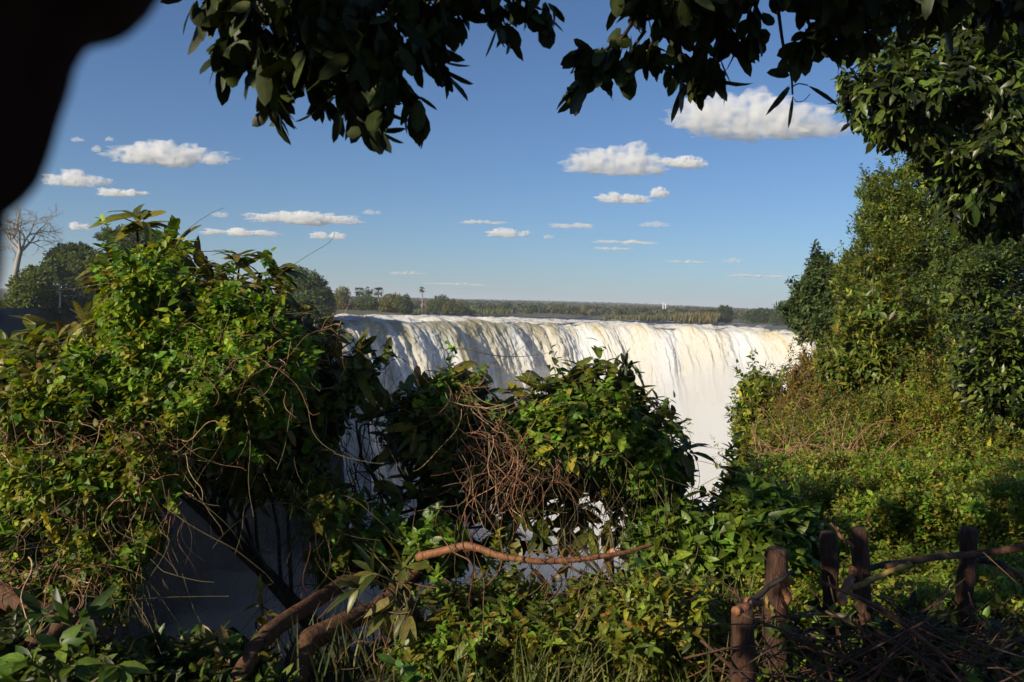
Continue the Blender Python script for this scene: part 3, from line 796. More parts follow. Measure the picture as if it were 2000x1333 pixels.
for k, (b, lb) in enumerate(zip(bz, bl)):
    far_tree("bush", lb, b, [114, 119, 128, 136, 146, 160][k], 3.2, 1300, 0.5, [G_MID, G_BLUE, G_OLIVE + G_MID, G_MID, G_MID + G_OLIVE, G_BLUE][k], cat="bush", group="bushes along the far cliff top", seed=10 + k)
tag(tubes("dead_trunk", [plimb([(116, 602, 113), (117, 580, 113), (115, 562, 113)], 0.16, 0.1, 8)], M['bark_pale'], 6), "thin pale dead trunk standing upright before the dark cliff-top bushes", "dead tree")

# ------------------------------------------------ islands upstream: bushes, palms
isl = [
 ("bush", "pale olive tree nearest the domed dark tree, upstream of the falls", [(648, 608), (652, 572), (664, 560), (678, 562), (684, 580), (688, 608)], 262, 4, 900, 0.55, G_MID + G_OLIVE, "tree"),
 ("bush", "low dark bush below the clump of three palms", [(684, 608), (690, 584), (712, 572), (735, 578), (745, 608)], 262, 4, 900, 0.55, G_BLUE + G_MID, "bush"),
 ("bush", "olive bush just right of the palm clump at the water", [(738, 609), (742, 584), (760, 574), (780, 576), (792, 590), (795, 611)], 258, 4, 900, 0.55, G_OLIVE + G_MID, "bush"),
 ("bush", "dark rounded bush closest to the lone palm on its left", [(776, 611), (782, 582), (795, 576), (804, 588), (807, 611)], 256, 3, 700, 0.55, G_BLUE, "bush"),
 ("bush", "dark bush just right of the lone palm", [(828, 611), (834, 592), (850, 580), (866, 576), (880, 588), (884, 612)], 330, 4, 800, 0.7, G_BLUE + G_MID, "bush"),
 ("bush", "brownish bush second right of the lone palm", [(862, 612), (868, 594), (884, 586), (902, 592), (912, 604), (924, 614)], 326, 4, 800, 0.7, G_OLIVE + G_BLUE, "bush"),
 ("tree", "dark upright tree in front of the far hill right of the reeds", [(1398, 628), (1400, 606), (1408, 598), (1424, 598), (1432, 606), (1428, 630)], 315, 4, 900, 0.65, G_BLUE, "tree"),
 ("bush", "dark low bush against the left side of the upright dark tree", [(1374, 622), (1378, 608), (1388, 604), (1400, 608), (1404, 626)], 320, 3, 500, 0.6, G_BLUE, "bush"),
 ("bush", "long dark thicket on the bank beyond the waterfall's right end", [(1448, 634), (1454, 612), (1475, 604), (1500, 604), (1520, 606), (1530, 638)], 300, 5, 1400, 0.65, G_BLUE, "bush"),
 ("tree", "hazy grey tree on the far bank touching the right-hand dark tree", [(1500, 638), (1508, 604), (1525, 590), (1548, 586), (1570, 590), (1580, 640)], 285, 6, 1500, 0.65, G_BLUE, "tree"),
]
for k, (nm, lb, poly, Y, T, n, lf, cols, cat) in enumerate(isl):
    far_tree(nm if cat == "bush" else "tree", lb, poly, Y, T, n, lf, cols, cat=cat, clump=1.8, seed=30 + k)
def palm(px, top, bot, Y, R, label, group=None):
    root = thing("palm_tree", P(px, bot, Y), label, "palm tree", group)
    c = P(px, top, Y); r = np.random.default_rng(int(px)); L = Leaves()
    tubes("trunk", [(curve([P(px, bot, Y), P(px + 0.5, (bot + top) / 2, Y), c], 8), np.linspace(0.28, 0.2, 8))], M['bark_pale'], 6, root)
    for k in range(34):
        a = r.uniform(0, 6.283); el = r.uniform(-0.7, 1.2); d = np.array([math.cos(a) * math.cos(el), math.sin(a) * math.cos(el), math.sin(el)])
        # fan leaf: several blades fanning out from a stalk
        tip = c + d * R * 0.45; s = unit(np.cross(d, [0, 0, 1.0]) + 1e-6)
        for b in np.linspace(-1, 1, 7):
            L.add(tip[None], (d + s * b * 0.8 + np.array([0, 0, -0.2]))[None], np.cross(s, d)[None], R * 0.6, R * 0.13, palette(1, [(0.07, 0.09, 0.045), (0.10, 0.115, 0.06), (0.15, 0.14, 0.09)], rng=r), 0.3)
        L.add(c[None], d[None], np.array([[0, 0, 1.0]]), R * 0.5, 0.12, np.array([[0.09, 0.09, 0.05]]), 0.0)
    L.build("fronds", 'mid', M['leaf_far'], root)
palm(702, 570, 600, 264, 1.9, "fan palm at the left of the clump of three palms", "palms in the clump")
palm(720, 568, 600, 268, 1.8, "middle fan palm of the clump of three palms", "palms in the clump")
palm(739, 571, 600, 264, 2.0, "fan palm at the right of the clump of three palms", "palms in the clump")
palm(824.5, 566, 604, 330, 1.5, "lone tall fan palm with bare trunk against the sky")
# reeds
def reeds(label, x0, x1, yb, yt, Y, n, cols):
    r = np.random.default_rng(int(x0)); L = Leaves()
    px = r.uniform(x0, x1, n); pos = P(px, yb + r.uniform(-2, 2, n), Y + r.uniform(-8, 8, n))
    h = (yb - yt) / FPX * Y * r.uniform(0.5, 1.0, n)
    L.add(pos, np.stack([r.normal(size=n) * 0.2, r.normal(size=n) * 0.2, np.ones(n)], -1), np.stack([r.normal(size=n) * 0.5, -np.ones(n), np.zeros(n)], -1), h, 0.5, palette(n, cols, rng=r), 0.1)
    o = L.build("reeds", 'mid', M['leaf_far']); tag(o, label, "reeds", kind="stuff")
reeds("tall golden reeds at the water's edge before the dark upright tree", 1318, 1402, 632, 608, 308, 1500, [(0.26, 0.18, 0.07), (0.20, 0.16, 0.06), (0.12, 0.12, 0.04)])
reeds("yellow-green reeds lining the bank under the twin white masts", 1180, 1330, 628, 614, 325, 1500, [(0.14, 0.14, 0.05), (0.18, 0.15, 0.06), (0.08, 0.09, 0.03)])
reeds("pale green reeds on the bank beneath the lone palm", 795, 1000, 614, 602, 335, 1200, [(0.13, 0.14, 0.05), (0.10, 0.11, 0.04)])
# masts
for k, (px, lb) in enumerate(((1295, "left one of the twin thin white masts on the wooded hill"), (1300, "right one of the twin thin white masts on the wooded hill"))):
    Y = 620; b = P(px, 612, Y); t = P(px, 592 + k * 2, Y)
    root = thing("mast", b, lb, "mast", "twin white masts")
    mm = M.get('white') or noise_mat("white_paint", [(0.3, (0.78, 0.78, 0.76)), (0.7, (0.85, 0.85, 0.83))], 0.5, 0.5, 0.0); M['white'] = mm
    tubes("pole", [(np.linspace(b, t, 6), np.linspace(0.42, 0.3, 6))], mm, 8, root)
    tubes("cap", [(np.linspace(t, t + [0, 0, 0.5], 3), np.array([0.42, 0.42, 0.1]))], mm, 8, root)
# far-off forest on the hills: uncountable, one object
def forest():
    r = np.random.default_rng(77); n = 5200
    Y = np.concatenate([r.uniform(372, 620, 900), 620 + r.random(n - 900) ** 1.25 * 2600]); px = r.uniform(560, 1620, n)
    X = (px - 1000) / FPX * Y; z = land_z(X, Y)
    k = z > -3.9; X, Y, z = X[k], Y[k], z[k]
    n = len(X); R = r.uniform(2.0, 3.6, n) * np.where(Y < 700, 0.85, 1.15); L = Leaves()
    tint = palette(n, [(0.05, 0.065, 0.025), (0.07, 0.08, 0.03), (0.10, 0.09, 0.045), (0.13, 0.10, 0.06), (0.04, 0.055, 0.025)], jit=0.2, rng=r)
    for j in range(26):
        d = unit(r.normal(size=(n, 3)) * np.array([1, 1, 0.8]) + np.array([0, -0.3, 0.25])); q = np.stack([X, Y, z + R * 0.75], -1) + d * (R * r.uniform(0.5, 1.0, n))[:, None] * np.array([1.25, 1.25, 0.7])
        L.add(q, unit(np.cross(d, r.normal(size=(n, 3)))), d, R * 0.8, R * 0.55, tint * np.exp(r.normal(size=(n, 1)) * 0.12), 0.2)
    tag(L.build("forest", 'far', M['leaf_far'], smooth=False), "far-off wooded hillside on the horizon beyond the river", "forest", kind="stuff")
forest()

# ================================================================== right bank
def shrub(name, label, cat, poly, Y, T, n, leaf, ratio, cols, mat, tpl='mid', nl=6, twig=None, clump=0.6, cull=0.15, ragged=0.35, up=0.5, spread=0.85,
          droop_dir=0.1, wts=None, seed=0, yx=0.0, yy=0.0, trunk=None, trunk_r=0.05, base=None, jit=0.25, whorl=False, part="foliage", front=0.65, group=None, face_up=0.7, droop=0.2, barkm='bark_dark', limbs=6, root=None, bumpk=0.5, grow=0.0, shoots=0.028):
    r = np.random.default_rng(1000 + seed)
    if root is None:
        b = base if base is not None else P(np.mean([p[0] for p in poly]), max(p[1] for p in poly), Y)
        root = thing(name, b, label, cat, group)
    poly = np.array(poly, float); poly = poly.mean(0) + (poly - poly.mean(0)) * (1 + grow)
    pos, nr = inflate(poly, n, Y, T, front, clump, cull, ragged, yx, yy, r, seed, bumpk)
    if shoots: pos, nr = add_shoots(pos, nr, int(n * shoots), min(T * 0.5, 0.5), r)
    L = Leaves(); sprigs(L, pos, nr, nl, leaf, ratio, cols, wts, twig=twig or leaf * 2.2, up=up, spread=spread, droop_dir=droop_dir, jit=jit, rng=r, cscale=clump, whorl=whorl, face_up=face_up, droop=droop)
    L.build(part, tpl, M[mat], root)
    if trunk:
        main, rr = plimb(trunk, trunk_r, trunk_r * 0.5, 14); ln = [(main, rr)]
        for k in range(limbs):
            s = main[r.integers(6, 14)]; t = pos[r.integers(len(pos))]
            ln.append((curve([s, (s + t) / 2 + rv(1, rng=r)[0] * 0.12 * T, t], 9), np.linspace(trunk_r * 0.5, trunk_r * 0.08, 9)))
        tubes("trunk", ln, M[barkm], 7, root)
    return root, pos, nr

shrub("gorge_tree", "dark blue-green tree at the gorge rim beside the waterfall's right end", "tree",
      [(1533, 600), (1552, 592), (1556, 556), (1575, 540), (1590, 508), (1606, 506), (1622, 528), (1650, 535), (1690, 560), (1700, 640), (1660, 690), (1610, 668), (1580, 676), (1556, 660), (1548, 640)],
      34, 2.6, 3600, 0.24, 0.42, G_BLUE, 'leaf_far', 'mid', 5, clump=1.3, cull=0.22, bumpk=0.7, ragged=0.4, grow=0.04, trunk=[(1640, 720, 34), (1625, 640, 34), (1612, 580, 34)], trunk_r=0.22, seed=1, up=0.4)
shrub("leafy_tree", "tall yellow-green leafy tree rising behind the bank on the right", "tree",
      [(1632, 560), (1640, 520), (1660, 488), (1682, 470), (1676, 430), (1690, 400), (1676, 380), (1705, 350), (1740, 338), (1768, 285), (1800, 250), (1870, 215), (1960, 240), (1960, 480), (1930, 620), (1850, 680), (1780, 660), (1700, 660), (1650, 620)],
      21, 2.6, 11000, 0.12, 0.45, G_YEL[:2] + G_MID * 2, 'leaf', 'mid', 6, clump=1.3, cull=0.22, bumpk=0.8, ragged=0.35, grow=0.02, trunk=[(1800, 760, 21.5), (1790, 600, 21.5), (1775, 420, 21.5)], trunk_r=0.2, seed=2, barkm='bark')
for k, (lb, pl, Y, n, cols) in enumerate((
    ("tawny scrub wall rising to the mid-green tree at the right of the bank", [(1775, 800), (1800, 740), (1845, 690), (1900, 675), (1960, 690), (2000, 720), (2090, 720), (2090, 860), (1900, 890), (1800, 870)], 10.4, 5000, G_OLIVE[:3] + G_BROWN[:1] + G_YEL[:3] + G_MID),
    ("olive scrub mound directly under the big olive shrub", [(1620, 890), (1660, 810), (1750, 775), (1840, 790), (1865, 850), (1800, 930), (1700, 950)], 10.8, 4000, G_OLIVE + G_YEL + G_MID),
    ("dark green scrub at the right edge under the glossy bush", [(1820, 980), (1860, 890), (1930, 850), (2000, 830), (2090, 820), (2090, 1020), (1900, 1040)], 8.0, 3000, G_MID + G_YEL[1:3] + G_OLIVE[:2]),
    ("yellow-green scrub tuft at the foot of the dry stalks on the right bank", [(1540, 950), (1580, 870), (1640, 850), (1700, 885), (1715, 960), (1640, 1010), (1560, 1010)], 9.2, 2800, G_YEL + G_VINE[:2] + G_OLIVE[:1]))):
    shrub("hedge_shrub", lb, "scrub", pl, Y, 0.9, n, 0.055, 0.42, cols, 'leaf_soft', 'mid', 7, clump=0.45, cull=0.12, seed=180 + k, bumpk=0.8, limbs=10, trunk_r=0.03, barkm='bark_red',
          trunk=[(np.mean([q[0] for q in pl]), max(q[1] for q in pl) + 25, Y + 0.3), (np.mean([q[0] for q in pl]), max(q[1] for q in pl) - 40, Y + 0.3), (np.mean([q[0] for q in pl]) + 8, max(q[1] for q in pl) - 90, Y + 0.3)])
shrub("leafy_tree", "lower olive-brown tree between the gorge tree and the big olive shrub", "tree",
      [(1648, 610), (1645, 550), (1672, 500), (1735, 470), (1800, 480), (1855, 540), (1850, 640), (1770, 670), (1690, 660)],
      18, 1.6, 4200, 0.11, 0.42, G_OLIVE[:2] + G_MID * 2, 'leaf', 'mid', 6, clump=0.9, cull=0.18, bumpk=0.8, trunk=[(1760, 780, 18.3), (1755, 680, 18.3), (1750, 590, 18.3)], trunk_r=0.12, seed=22, barkm='bark')
shrub("evergreen_tree", "dense mid-green tree under the overhanging glossy crown on the right", "tree",
      [(1788, 560), (1800, 500), (1840, 455), (1900, 440), (1980, 430), (2080, 430), (2090, 700), (1980, 690), (1900, 730), (1850, 700), (1800, 640)],
      16, 2.0, 5200, 0.11, 0.42, G_MID + G_BLUE, 'leaf', 'mid', 6, clump=1.0, cull=0.24, bumpk=0.8, ragged=0.5, trunk=[(1960, 860, 16.4), (1950, 700, 16.4), (1930, 560, 16.4)], trunk_r=0.16, seed=3)
shrub("broadleaf_shrub", "big olive shrub with long pale leaves in the middle of the right bank", "shrub",
      [(1604, 720), (1612, 680), (1640, 650), (1655, 620), (1690, 590), (1720, 578), (1760, 588), (1790, 610), (1815, 650), (1835, 700), (1850, 760), (1810, 800), (1750, 815), (1700, 800), (1650, 790)],
      13, 1.0, 2900, 0.125, 0.32, G_OLIVE[:3] + G_MID * 2 + G_YEL[:1], 'leaf', 'mid', 7, whorl=True, clump=0.7, cull=0.2, bumpk=0.9, ragged=0.5, trunk=[(1720, 880, 13.2), (1722, 800, 13.2), (1730, 720, 13.2)], trunk_r=0.06, seed=4, barkm='bark_red')
shrub("rim_bush", "small leafy bush standing out from the rim against the white spray", "shrub",
      [(1440, 850), (1444, 790), (1450, 752), (1470, 738), (1490, 748), (1505, 740), (1530, 770), (1545, 830), (1540, 880), (1500, 890), (1455, 880)],
      17, 0.9, 1500, 0.13, 0.5, G_MID + G_YEL, 'leaf', 'mid', 6, clump=0.4, cull=0.12, seed=5, trunk=[(1500, 900, 17), (1490, 850, 17), (1480, 790, 17)], trunk_r=0.04)
shrub("bramble", "dry brown scrub at the rim between the dark tree and the small leafy bush", "scrub",
      [(1530, 760), (1550, 720), (1570, 690), (1600, 680), (1630, 690), (1660, 740), (1680, 800), (1650, 860), (1590, 870), (1540, 840), (1510, 800)],
      16, 1.3, 3200, 0.085, 0.32, G_BROWN + G_OLIVE, 'leaf_soft', 'mid', 7, clump=0.5, cull=0.1, seed=6, trunk=[(1600, 880, 16.5), (1600, 800, 16.5), (1600, 720, 16.5)], trunk_r=0.03, limbs=14, barkm='dry')
shrub("hedge_shrub", "olive and brown shrub bank below the long-leaved shrub", "scrub",
      [(1530, 900), (1560, 850), (1620, 820), (1700, 790), (1780, 770), (1850, 740), (1920, 760), (1950, 830), (1930, 900), (1820, 940), (1700, 950), (1600, 950)],
      11.5, 1.0, 6500, 0.06, 0.42, G_OLIVE[:3] + G_YEL + G_BROWN[:1] + G_MID + [(0.14, 0.10, 0.03)], 'leaf_soft', 'mid', 7, clump=0.4, cull=0.08, seed=7, trunk=[(1740, 960, 11.8), (1745, 900, 11.8), (1750, 850, 11.8)], trunk_r=0.04, barkm='bark_red', limbs=12)
shrub("hedge_shrub", "steep tawny scrub between the rim's dry stalks and the yellow-green scrub bank", "scrub",
      [(1470, 900), (1520, 840), (1560, 800), (1620, 790), (1690, 800), (1730, 850), (1700, 920), (1620, 960), (1520, 970)], 12.5, 1.2, 4200, 0.06, 0.36, G_BROWN + G_OLIVE + G_YEL, 'leaf_soft', 'mid', 7, clump=0.5, cull=0.15, seed=18, trunk=[(1600, 980, 12.8), (1600, 900, 12.8), (1605, 840, 12.8)], trunk_r=0.03, barkm='dry', limbs=14, bumpk=0.8)
shrub("hedge_shrub", "low leafy mound on the rim just below the small leafy bush", "scrub",
      [(1420, 960), (1432, 910), (1450, 880), (1480, 860), (1540, 850), (1580, 880), (1600, 930), (1590, 990), (1520, 1010), (1440, 1000)],
      9.5, 0.8, 3200, 0.055, 0.5, G_YEL + G_OLIVE[:2], 'leaf_soft', 'mid', 7, clump=0.35, cull=0.1, seed=8, trunk=[(1510, 1020, 9.6), (1510, 960, 9.6), (1510, 910, 9.6)], trunk_r=0.025)
shrub("hedge_shrub", "broad yellow-green scrub bank behind the ground cover, under the glossy bush", "scrub",
      [(1580, 960), (1610, 890), (1680, 850), (1760, 830), (1820, 780), (1900, 770), (2000, 800), (2090, 790), (2090, 1010), (1900, 1010), (1700, 990)],
      9.6, 1.0, 7500, 0.05, 0.45, G_YEL + G_OLIVE + G_VINE[:1], 'leaf_soft', 'mid', 7, clump=0.4, cull=0.08, seed=17, trunk=[(1800, 1020, 9.8), (1800, 950, 9.8), (1810, 900, 9.8)], trunk_r=0.03, barkm='bark_red', limbs=12)
shrub("glossy_bush", "dark glossy bush at the right edge of the photo below the mid-green tree", "shrub",
      [(1870, 740), (1890, 680), (1930, 640), (1990, 620), (2080, 610), (2090, 960), (2000, 950), (1940, 900), (1890, 850)],
      8.5, 1.0, 1900, 0.105, 0.42, G_MID + G_DARK, 'leaf_gloss', 'mid', 6, clump=0.7, cull=0.22, bumpk=0.9, ragged=0.5, seed=9, droop_dir=0.4, trunk=[(1990, 1020, 8.8), (1985, 900, 8.8), (1980, 760, 8.8)], trunk_r=0.05)

# leafy ground cover lying on the bank in front of these
def ground_cover():
    r = np.random.default_rng(44); n = 17000
    poly = [(1400, 985), (1420, 930), (1470, 890), (1560, 885), (1700, 880), (1850, 870), (2120, 850), (2140, 1190), (1900, 1200), (1600, 1190), (1490, 1150), (1420, 1080)]
    s = sample_poly(poly, n, r)
    hgt = 0.14 + (0.30 + 0.5 * np.clip((1080 - s[:, 1]) / 150, 0, 1)) * fbm(p3(s[:, 0] / 150, s[:, 1] / 70), 3, 9)
    Y = (1.70 - hgt) * FPX / np.maximum(s[:, 1] - (598 + (s[:, 0] - 1000) * 0.0297), 60)
    pos = P(s[:, 0], s[:, 1], Y) - p3(0, 0, 1) * (r.random(n) ** 2 * 0.22)[:, None]
    nr = unit(np.array([-0.25, -0.35, 1.0]) + r.normal(size=(n, 3)) * 0.35)
    L = Leaves()
    k = fbm(pos / 0.8, 3, 55) > 0.47
    sprigs(L, pos[k], nr[k], 6, 0.040, 0.58, G_YEL + G_OLIVE[:2] + G_VINE[:3], twig=0.12, up=0.5, jit=0.22, rng=r, cscale=0.7)
    sprigs(L, pos[~k], nr[~k], 6, 0.038, 0.5, G_YEL + G_OLIVE[:2] + G_VINE[:3] + G_BROWN[:1], twig=0.12, up=0.5, jit=0.25, rng=r, cscale=0.7)
    o = L.build("ground_cover", 'mid', M['leaf_soft']); tag(o, "yellow-green leafy ground cover carpeting the right bank behind the posts", "ground cover", kind="stuff")
ground_cover()
def rim_cover():
    r = np.random.default_rng(45); n = 16000
    x = r.uniform(0.5, 26, n); y = r.uniform(6.5, 40, n); sd = bank_sd(x, y); px = 1000 + x / y * FPX
    k = (sd < 1.6) & (sd > -7) & (px < 2050) & (r.random(n) < np.clip(14 / y, 0.3, 1)); x, y, sd = x[k], y[k], sd[k]; n = len(x)
    z = ground_z(x, y) + 0.45 * fbm(p3(x / 0.9, y / 0.9), 3, 12) * (0.4 + 0.6 * r.random(n)); pos = p3(x, y, z)
    L = Leaves(); kk = fbm(pos / 1.5, 3, 58)
    for m, cols in ((kk > 0.5, G_YEL + G_VINE[:2]), (kk <= 0.5, G_OLIVE + G_YEL + G_BROWN[:1])):
        sprigs(L, pos[m], unit(np.array([-0.3, -0.3, 1.0]) + r.normal(size=(m.sum(), 3)) * 0.35), 6, 0.085, 0.5, cols, twig=0.2, up=0.5, rng=r, cscale=1.0)
    tag(L.build("ground_cover", 'mid', M['leaf_soft']), "leafy creepers spilling over the rim of the right bank towards the spray", "ground cover", kind="stuff")
rim_cover()
# dry stalks on the bank
r = np.random.default_rng(71)
st = [P(x, y, (1.5) * FPX / (y - 620)) for x, y in zip(r.uniform(1480, 1700, 90), r.uniform(880, 1000, 90))]
tag(tubes("dry_stalks", wisps(230, st, [(0.4, 0.2, 0.7), (-0.6, 0, 0.5), (0.8, -0.1, 0.2)], 0.7, rng=r, grav=0.06, rad=0.006, curl=0.15), M['dry'], 3, caps=False), "tangle of dry pinkish stalks lying over the middle of the right bank", "dry stalks", kind="stuff")
for pts, lab in (([(2010, 942, 6.6), (1930, 945, 6.6), (1860, 958, 6.7), (1800, 975, 6.8)], "long bare twig arching over the ground cover at the right edge"),):
    o = tubes("bare_twig", [plimb(pts, 0.008, 0.004, 20)], M['bark_red'], 5); tag(o, lab, "twig")

# ================================================================== glossy tree, upper right
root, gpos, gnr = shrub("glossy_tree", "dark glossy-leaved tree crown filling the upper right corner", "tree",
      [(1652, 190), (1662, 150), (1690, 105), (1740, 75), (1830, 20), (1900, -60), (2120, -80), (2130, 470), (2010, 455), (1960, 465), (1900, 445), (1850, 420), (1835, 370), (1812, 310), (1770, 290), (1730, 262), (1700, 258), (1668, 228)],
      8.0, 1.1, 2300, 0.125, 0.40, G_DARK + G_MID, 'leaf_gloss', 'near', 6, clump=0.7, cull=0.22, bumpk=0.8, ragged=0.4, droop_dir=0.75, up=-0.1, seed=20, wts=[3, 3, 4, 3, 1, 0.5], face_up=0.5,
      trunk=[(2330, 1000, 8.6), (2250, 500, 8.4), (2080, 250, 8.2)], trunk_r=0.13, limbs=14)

# ================================================================== overhanging branches with big drooping leaves
def overhang(label, specs, Y, seed, cols, trunk_pts, fill=None, nfill=0, T=0.35, ln=0.092, extra=None):
    """specs: twigs given by pixel paths; leaves hang from them in loose whorls"""
    r = np.random.default_rng(seed); L = Leaves(); lines = [plimb(q, rr0, rr1, 18) for q, rr0, rr1 in trunk_pts]
    root = thing("overhanging_branch", P(*trunk_pts[0][0][0]), label, "branch")
    starts, axes = [], []
    for sp in specs:
        pts = curve([P(x, y, Y + dy) for x, y, dy in sp], 16); lines.append((pts, np.linspace(0.007, 0.002, 16)))
        for t in np.linspace(4, 15, 4).astype(int):
            starts.append(pts[t]); axes.append(unit(pts[min(t, 14) + 1] - pts[min(t, 14)]))
    if fill is not None:
        p, nr = inflate(fill, nfill, Y, T, 0.3, 0.16, 0.12, 0.0, rng=r, seed=seed)
        hubs = [l[0][k] for l in lines for k in range(0, len(l[0]), 3)]; H = np.array(hubs)
        for q in p:
            starts.append(q); axes.append(unit(np.array([r.normal() * 0.6, r.normal() * 0.6, -0.5])))
            if r.random() < 0.4:
                h = H[np.argmin(np.linalg.norm(H - q, axis=1))]
                lines.append((curve([h, (h + q) / 2 + [0, 0, 0.03], q], 6), np.linspace(0.004, 0.0015, 6)))
    S, A = np.array(starts), np.array(axes)
    for j in range(5):
        n = len(S); sd = unit(np.cross(A, r.normal(size=(n, 3))))
        d = unit(A * 0.5 + sd * 0.6 + np.array([0, 0, -0.75]) + r.normal(size=(n, 3)) * 0.25)
        off = r.normal(size=(n, 3)) * 0.012
        # petioles
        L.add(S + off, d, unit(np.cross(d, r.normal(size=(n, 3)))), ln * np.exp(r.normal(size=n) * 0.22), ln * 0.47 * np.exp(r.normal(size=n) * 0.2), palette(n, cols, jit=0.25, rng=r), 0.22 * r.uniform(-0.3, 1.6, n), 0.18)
    if extra: extra(L, lines, r)
    tubes("branch", lines, M['bark_dark'], 6, root); L.build("leaves", 'oval', M['leaf_dull'], root)
    return root

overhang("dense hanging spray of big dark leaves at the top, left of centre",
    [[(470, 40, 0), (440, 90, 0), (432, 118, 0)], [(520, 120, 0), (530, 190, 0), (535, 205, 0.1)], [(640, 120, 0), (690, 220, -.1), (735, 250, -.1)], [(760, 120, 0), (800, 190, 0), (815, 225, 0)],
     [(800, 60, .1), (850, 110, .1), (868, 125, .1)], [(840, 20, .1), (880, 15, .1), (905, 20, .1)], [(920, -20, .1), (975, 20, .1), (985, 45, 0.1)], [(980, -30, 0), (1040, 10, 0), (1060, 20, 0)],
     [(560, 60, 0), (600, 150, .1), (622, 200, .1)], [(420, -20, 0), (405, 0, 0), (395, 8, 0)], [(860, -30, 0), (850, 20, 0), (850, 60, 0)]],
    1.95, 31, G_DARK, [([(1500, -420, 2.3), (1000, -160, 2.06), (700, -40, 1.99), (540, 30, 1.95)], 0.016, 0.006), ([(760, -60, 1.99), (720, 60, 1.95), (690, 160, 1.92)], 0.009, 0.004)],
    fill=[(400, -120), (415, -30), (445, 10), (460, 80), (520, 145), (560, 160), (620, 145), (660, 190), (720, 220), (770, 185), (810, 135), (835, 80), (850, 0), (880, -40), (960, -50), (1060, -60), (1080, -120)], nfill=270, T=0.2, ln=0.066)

def twigs_right(L, lines, r):
    # the lone sprig hanging lowest, with thin curled leaves
    p = curve([P(1520, 20, 2.8), P(1530, 90, 2.8), P(1545, 145, 2.8), P(1548, 185, 2.8)], 14); lines.append((p, np.linspace(0.006, 0.003, 14)))
    def leaf(a, b, w, droop=0.3):
        A_, B_ = P(a[0], a[1], 2.8), P(b[0], b[1], 2.78); d = B_ - A_
        L.add(A_[None], d[None], np.array([[0.15, -1.0, 0.25]]), np.linalg.norm(d), w, np.array([[0.02, 0.03, 0.012]]), droop)
    leaf((1545, 148), (1500, 140), 0.038, 0.1); leaf((1543, 165), (1504, 218), 0.016); leaf((1545, 168), (1518, 206), 0.014); leaf((1575, 166), (1640, 203), 0.018, 0.1); leaf((1549, 185), (1541, 250), 0.013, 0.05)
    lines.append((curve([P(1547, 170, 2.8), P(1560, 164, 2.8), P(1578, 167, 2.8)], 8), np.full(8, 0.0022)))
    lines.append((curve([P(1548, 188, 2.8), P(1556, 199, 2.8), P(1570, 197, 2.8), P(1582, 184, 2.8)], 8), np.full(8, 0.0014)))
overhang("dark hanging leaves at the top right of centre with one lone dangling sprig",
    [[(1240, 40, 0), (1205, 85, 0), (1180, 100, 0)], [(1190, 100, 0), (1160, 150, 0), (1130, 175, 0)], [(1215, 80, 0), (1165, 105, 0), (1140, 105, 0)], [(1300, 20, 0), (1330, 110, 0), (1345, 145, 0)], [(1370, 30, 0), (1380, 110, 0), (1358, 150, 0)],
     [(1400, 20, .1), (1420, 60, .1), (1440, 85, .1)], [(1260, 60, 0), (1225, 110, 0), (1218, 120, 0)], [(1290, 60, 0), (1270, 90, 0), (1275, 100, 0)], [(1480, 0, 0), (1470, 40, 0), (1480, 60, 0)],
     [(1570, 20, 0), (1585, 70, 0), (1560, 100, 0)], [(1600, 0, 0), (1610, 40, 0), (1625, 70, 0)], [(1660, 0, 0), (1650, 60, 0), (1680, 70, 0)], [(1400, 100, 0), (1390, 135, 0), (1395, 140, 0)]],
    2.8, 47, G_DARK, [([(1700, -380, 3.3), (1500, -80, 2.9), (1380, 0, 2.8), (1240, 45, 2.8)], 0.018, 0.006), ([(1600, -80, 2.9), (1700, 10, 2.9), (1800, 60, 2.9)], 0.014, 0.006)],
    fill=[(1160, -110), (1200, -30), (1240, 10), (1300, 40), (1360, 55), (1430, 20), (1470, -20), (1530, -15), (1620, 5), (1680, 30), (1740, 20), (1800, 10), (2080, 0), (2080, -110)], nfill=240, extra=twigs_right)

# unseen crown added above and behind the viewpoint to shade the foreground
def canopy():
    r = np.random.default_rng(90); n = 1500
    root = thing("added_shade_tree", (-1.2, -2.2, -1.75), "unseen leafy tree added over the viewpoint to shade the foreground", "tree")
    c = np.concatenate([r.uniform([-3.1, -3.4, 1.3], [3.6, 1.8, 3.3], size=(n, 3)), r.uniform([-1.8, -0.4, 0.0], [-1.0, 1.0, 0.95], size=(130, 3))])  # second box: low cluster added at left to shade the fence foot
    fr = (c[:, 1] > 0.3) & (np.abs(c[:, 0]) < c[:, 1] * 0.75 + 0.35) & (c[:, 2] < c[:, 1] * 0.62 + 0.2)
    lum = (fbm(c / 0.9, 3, 8) > 0.44) | (np.arange(len(c)) >= n)
    c = c[~fr & lum]; L = Leaves()
    sprigs(L, c, unit(r.normal(size=c.shape)), 6, 0.2, 0.45, G_DARK, twig=0.4, up=-0.2, droop_dir=0.5, rng=r)
    L.build("crown", 'mid', M['leaf_gloss'], root)
    tr = curve([(-1.2, -2.2, -1.9), (-1.25, -2.1, 0.2), (-1.1, -1.6, 1.6), (-0.6, -1.0, 2.6)], 16); ln = [(tr, np.linspace(0.2, 0.1, 16))]
    for k in range(10):
        t = c[r.integers(len(c))]; s = tr[r.integers(9, 16)]; ln.append((curve([s, (s + t) / 2 + [0, 0, .15], t], 8), np.linspace(0.06, 0.015, 8)))
    tubes("trunk", ln, M['bark_dark'], 8, root)
canopy()

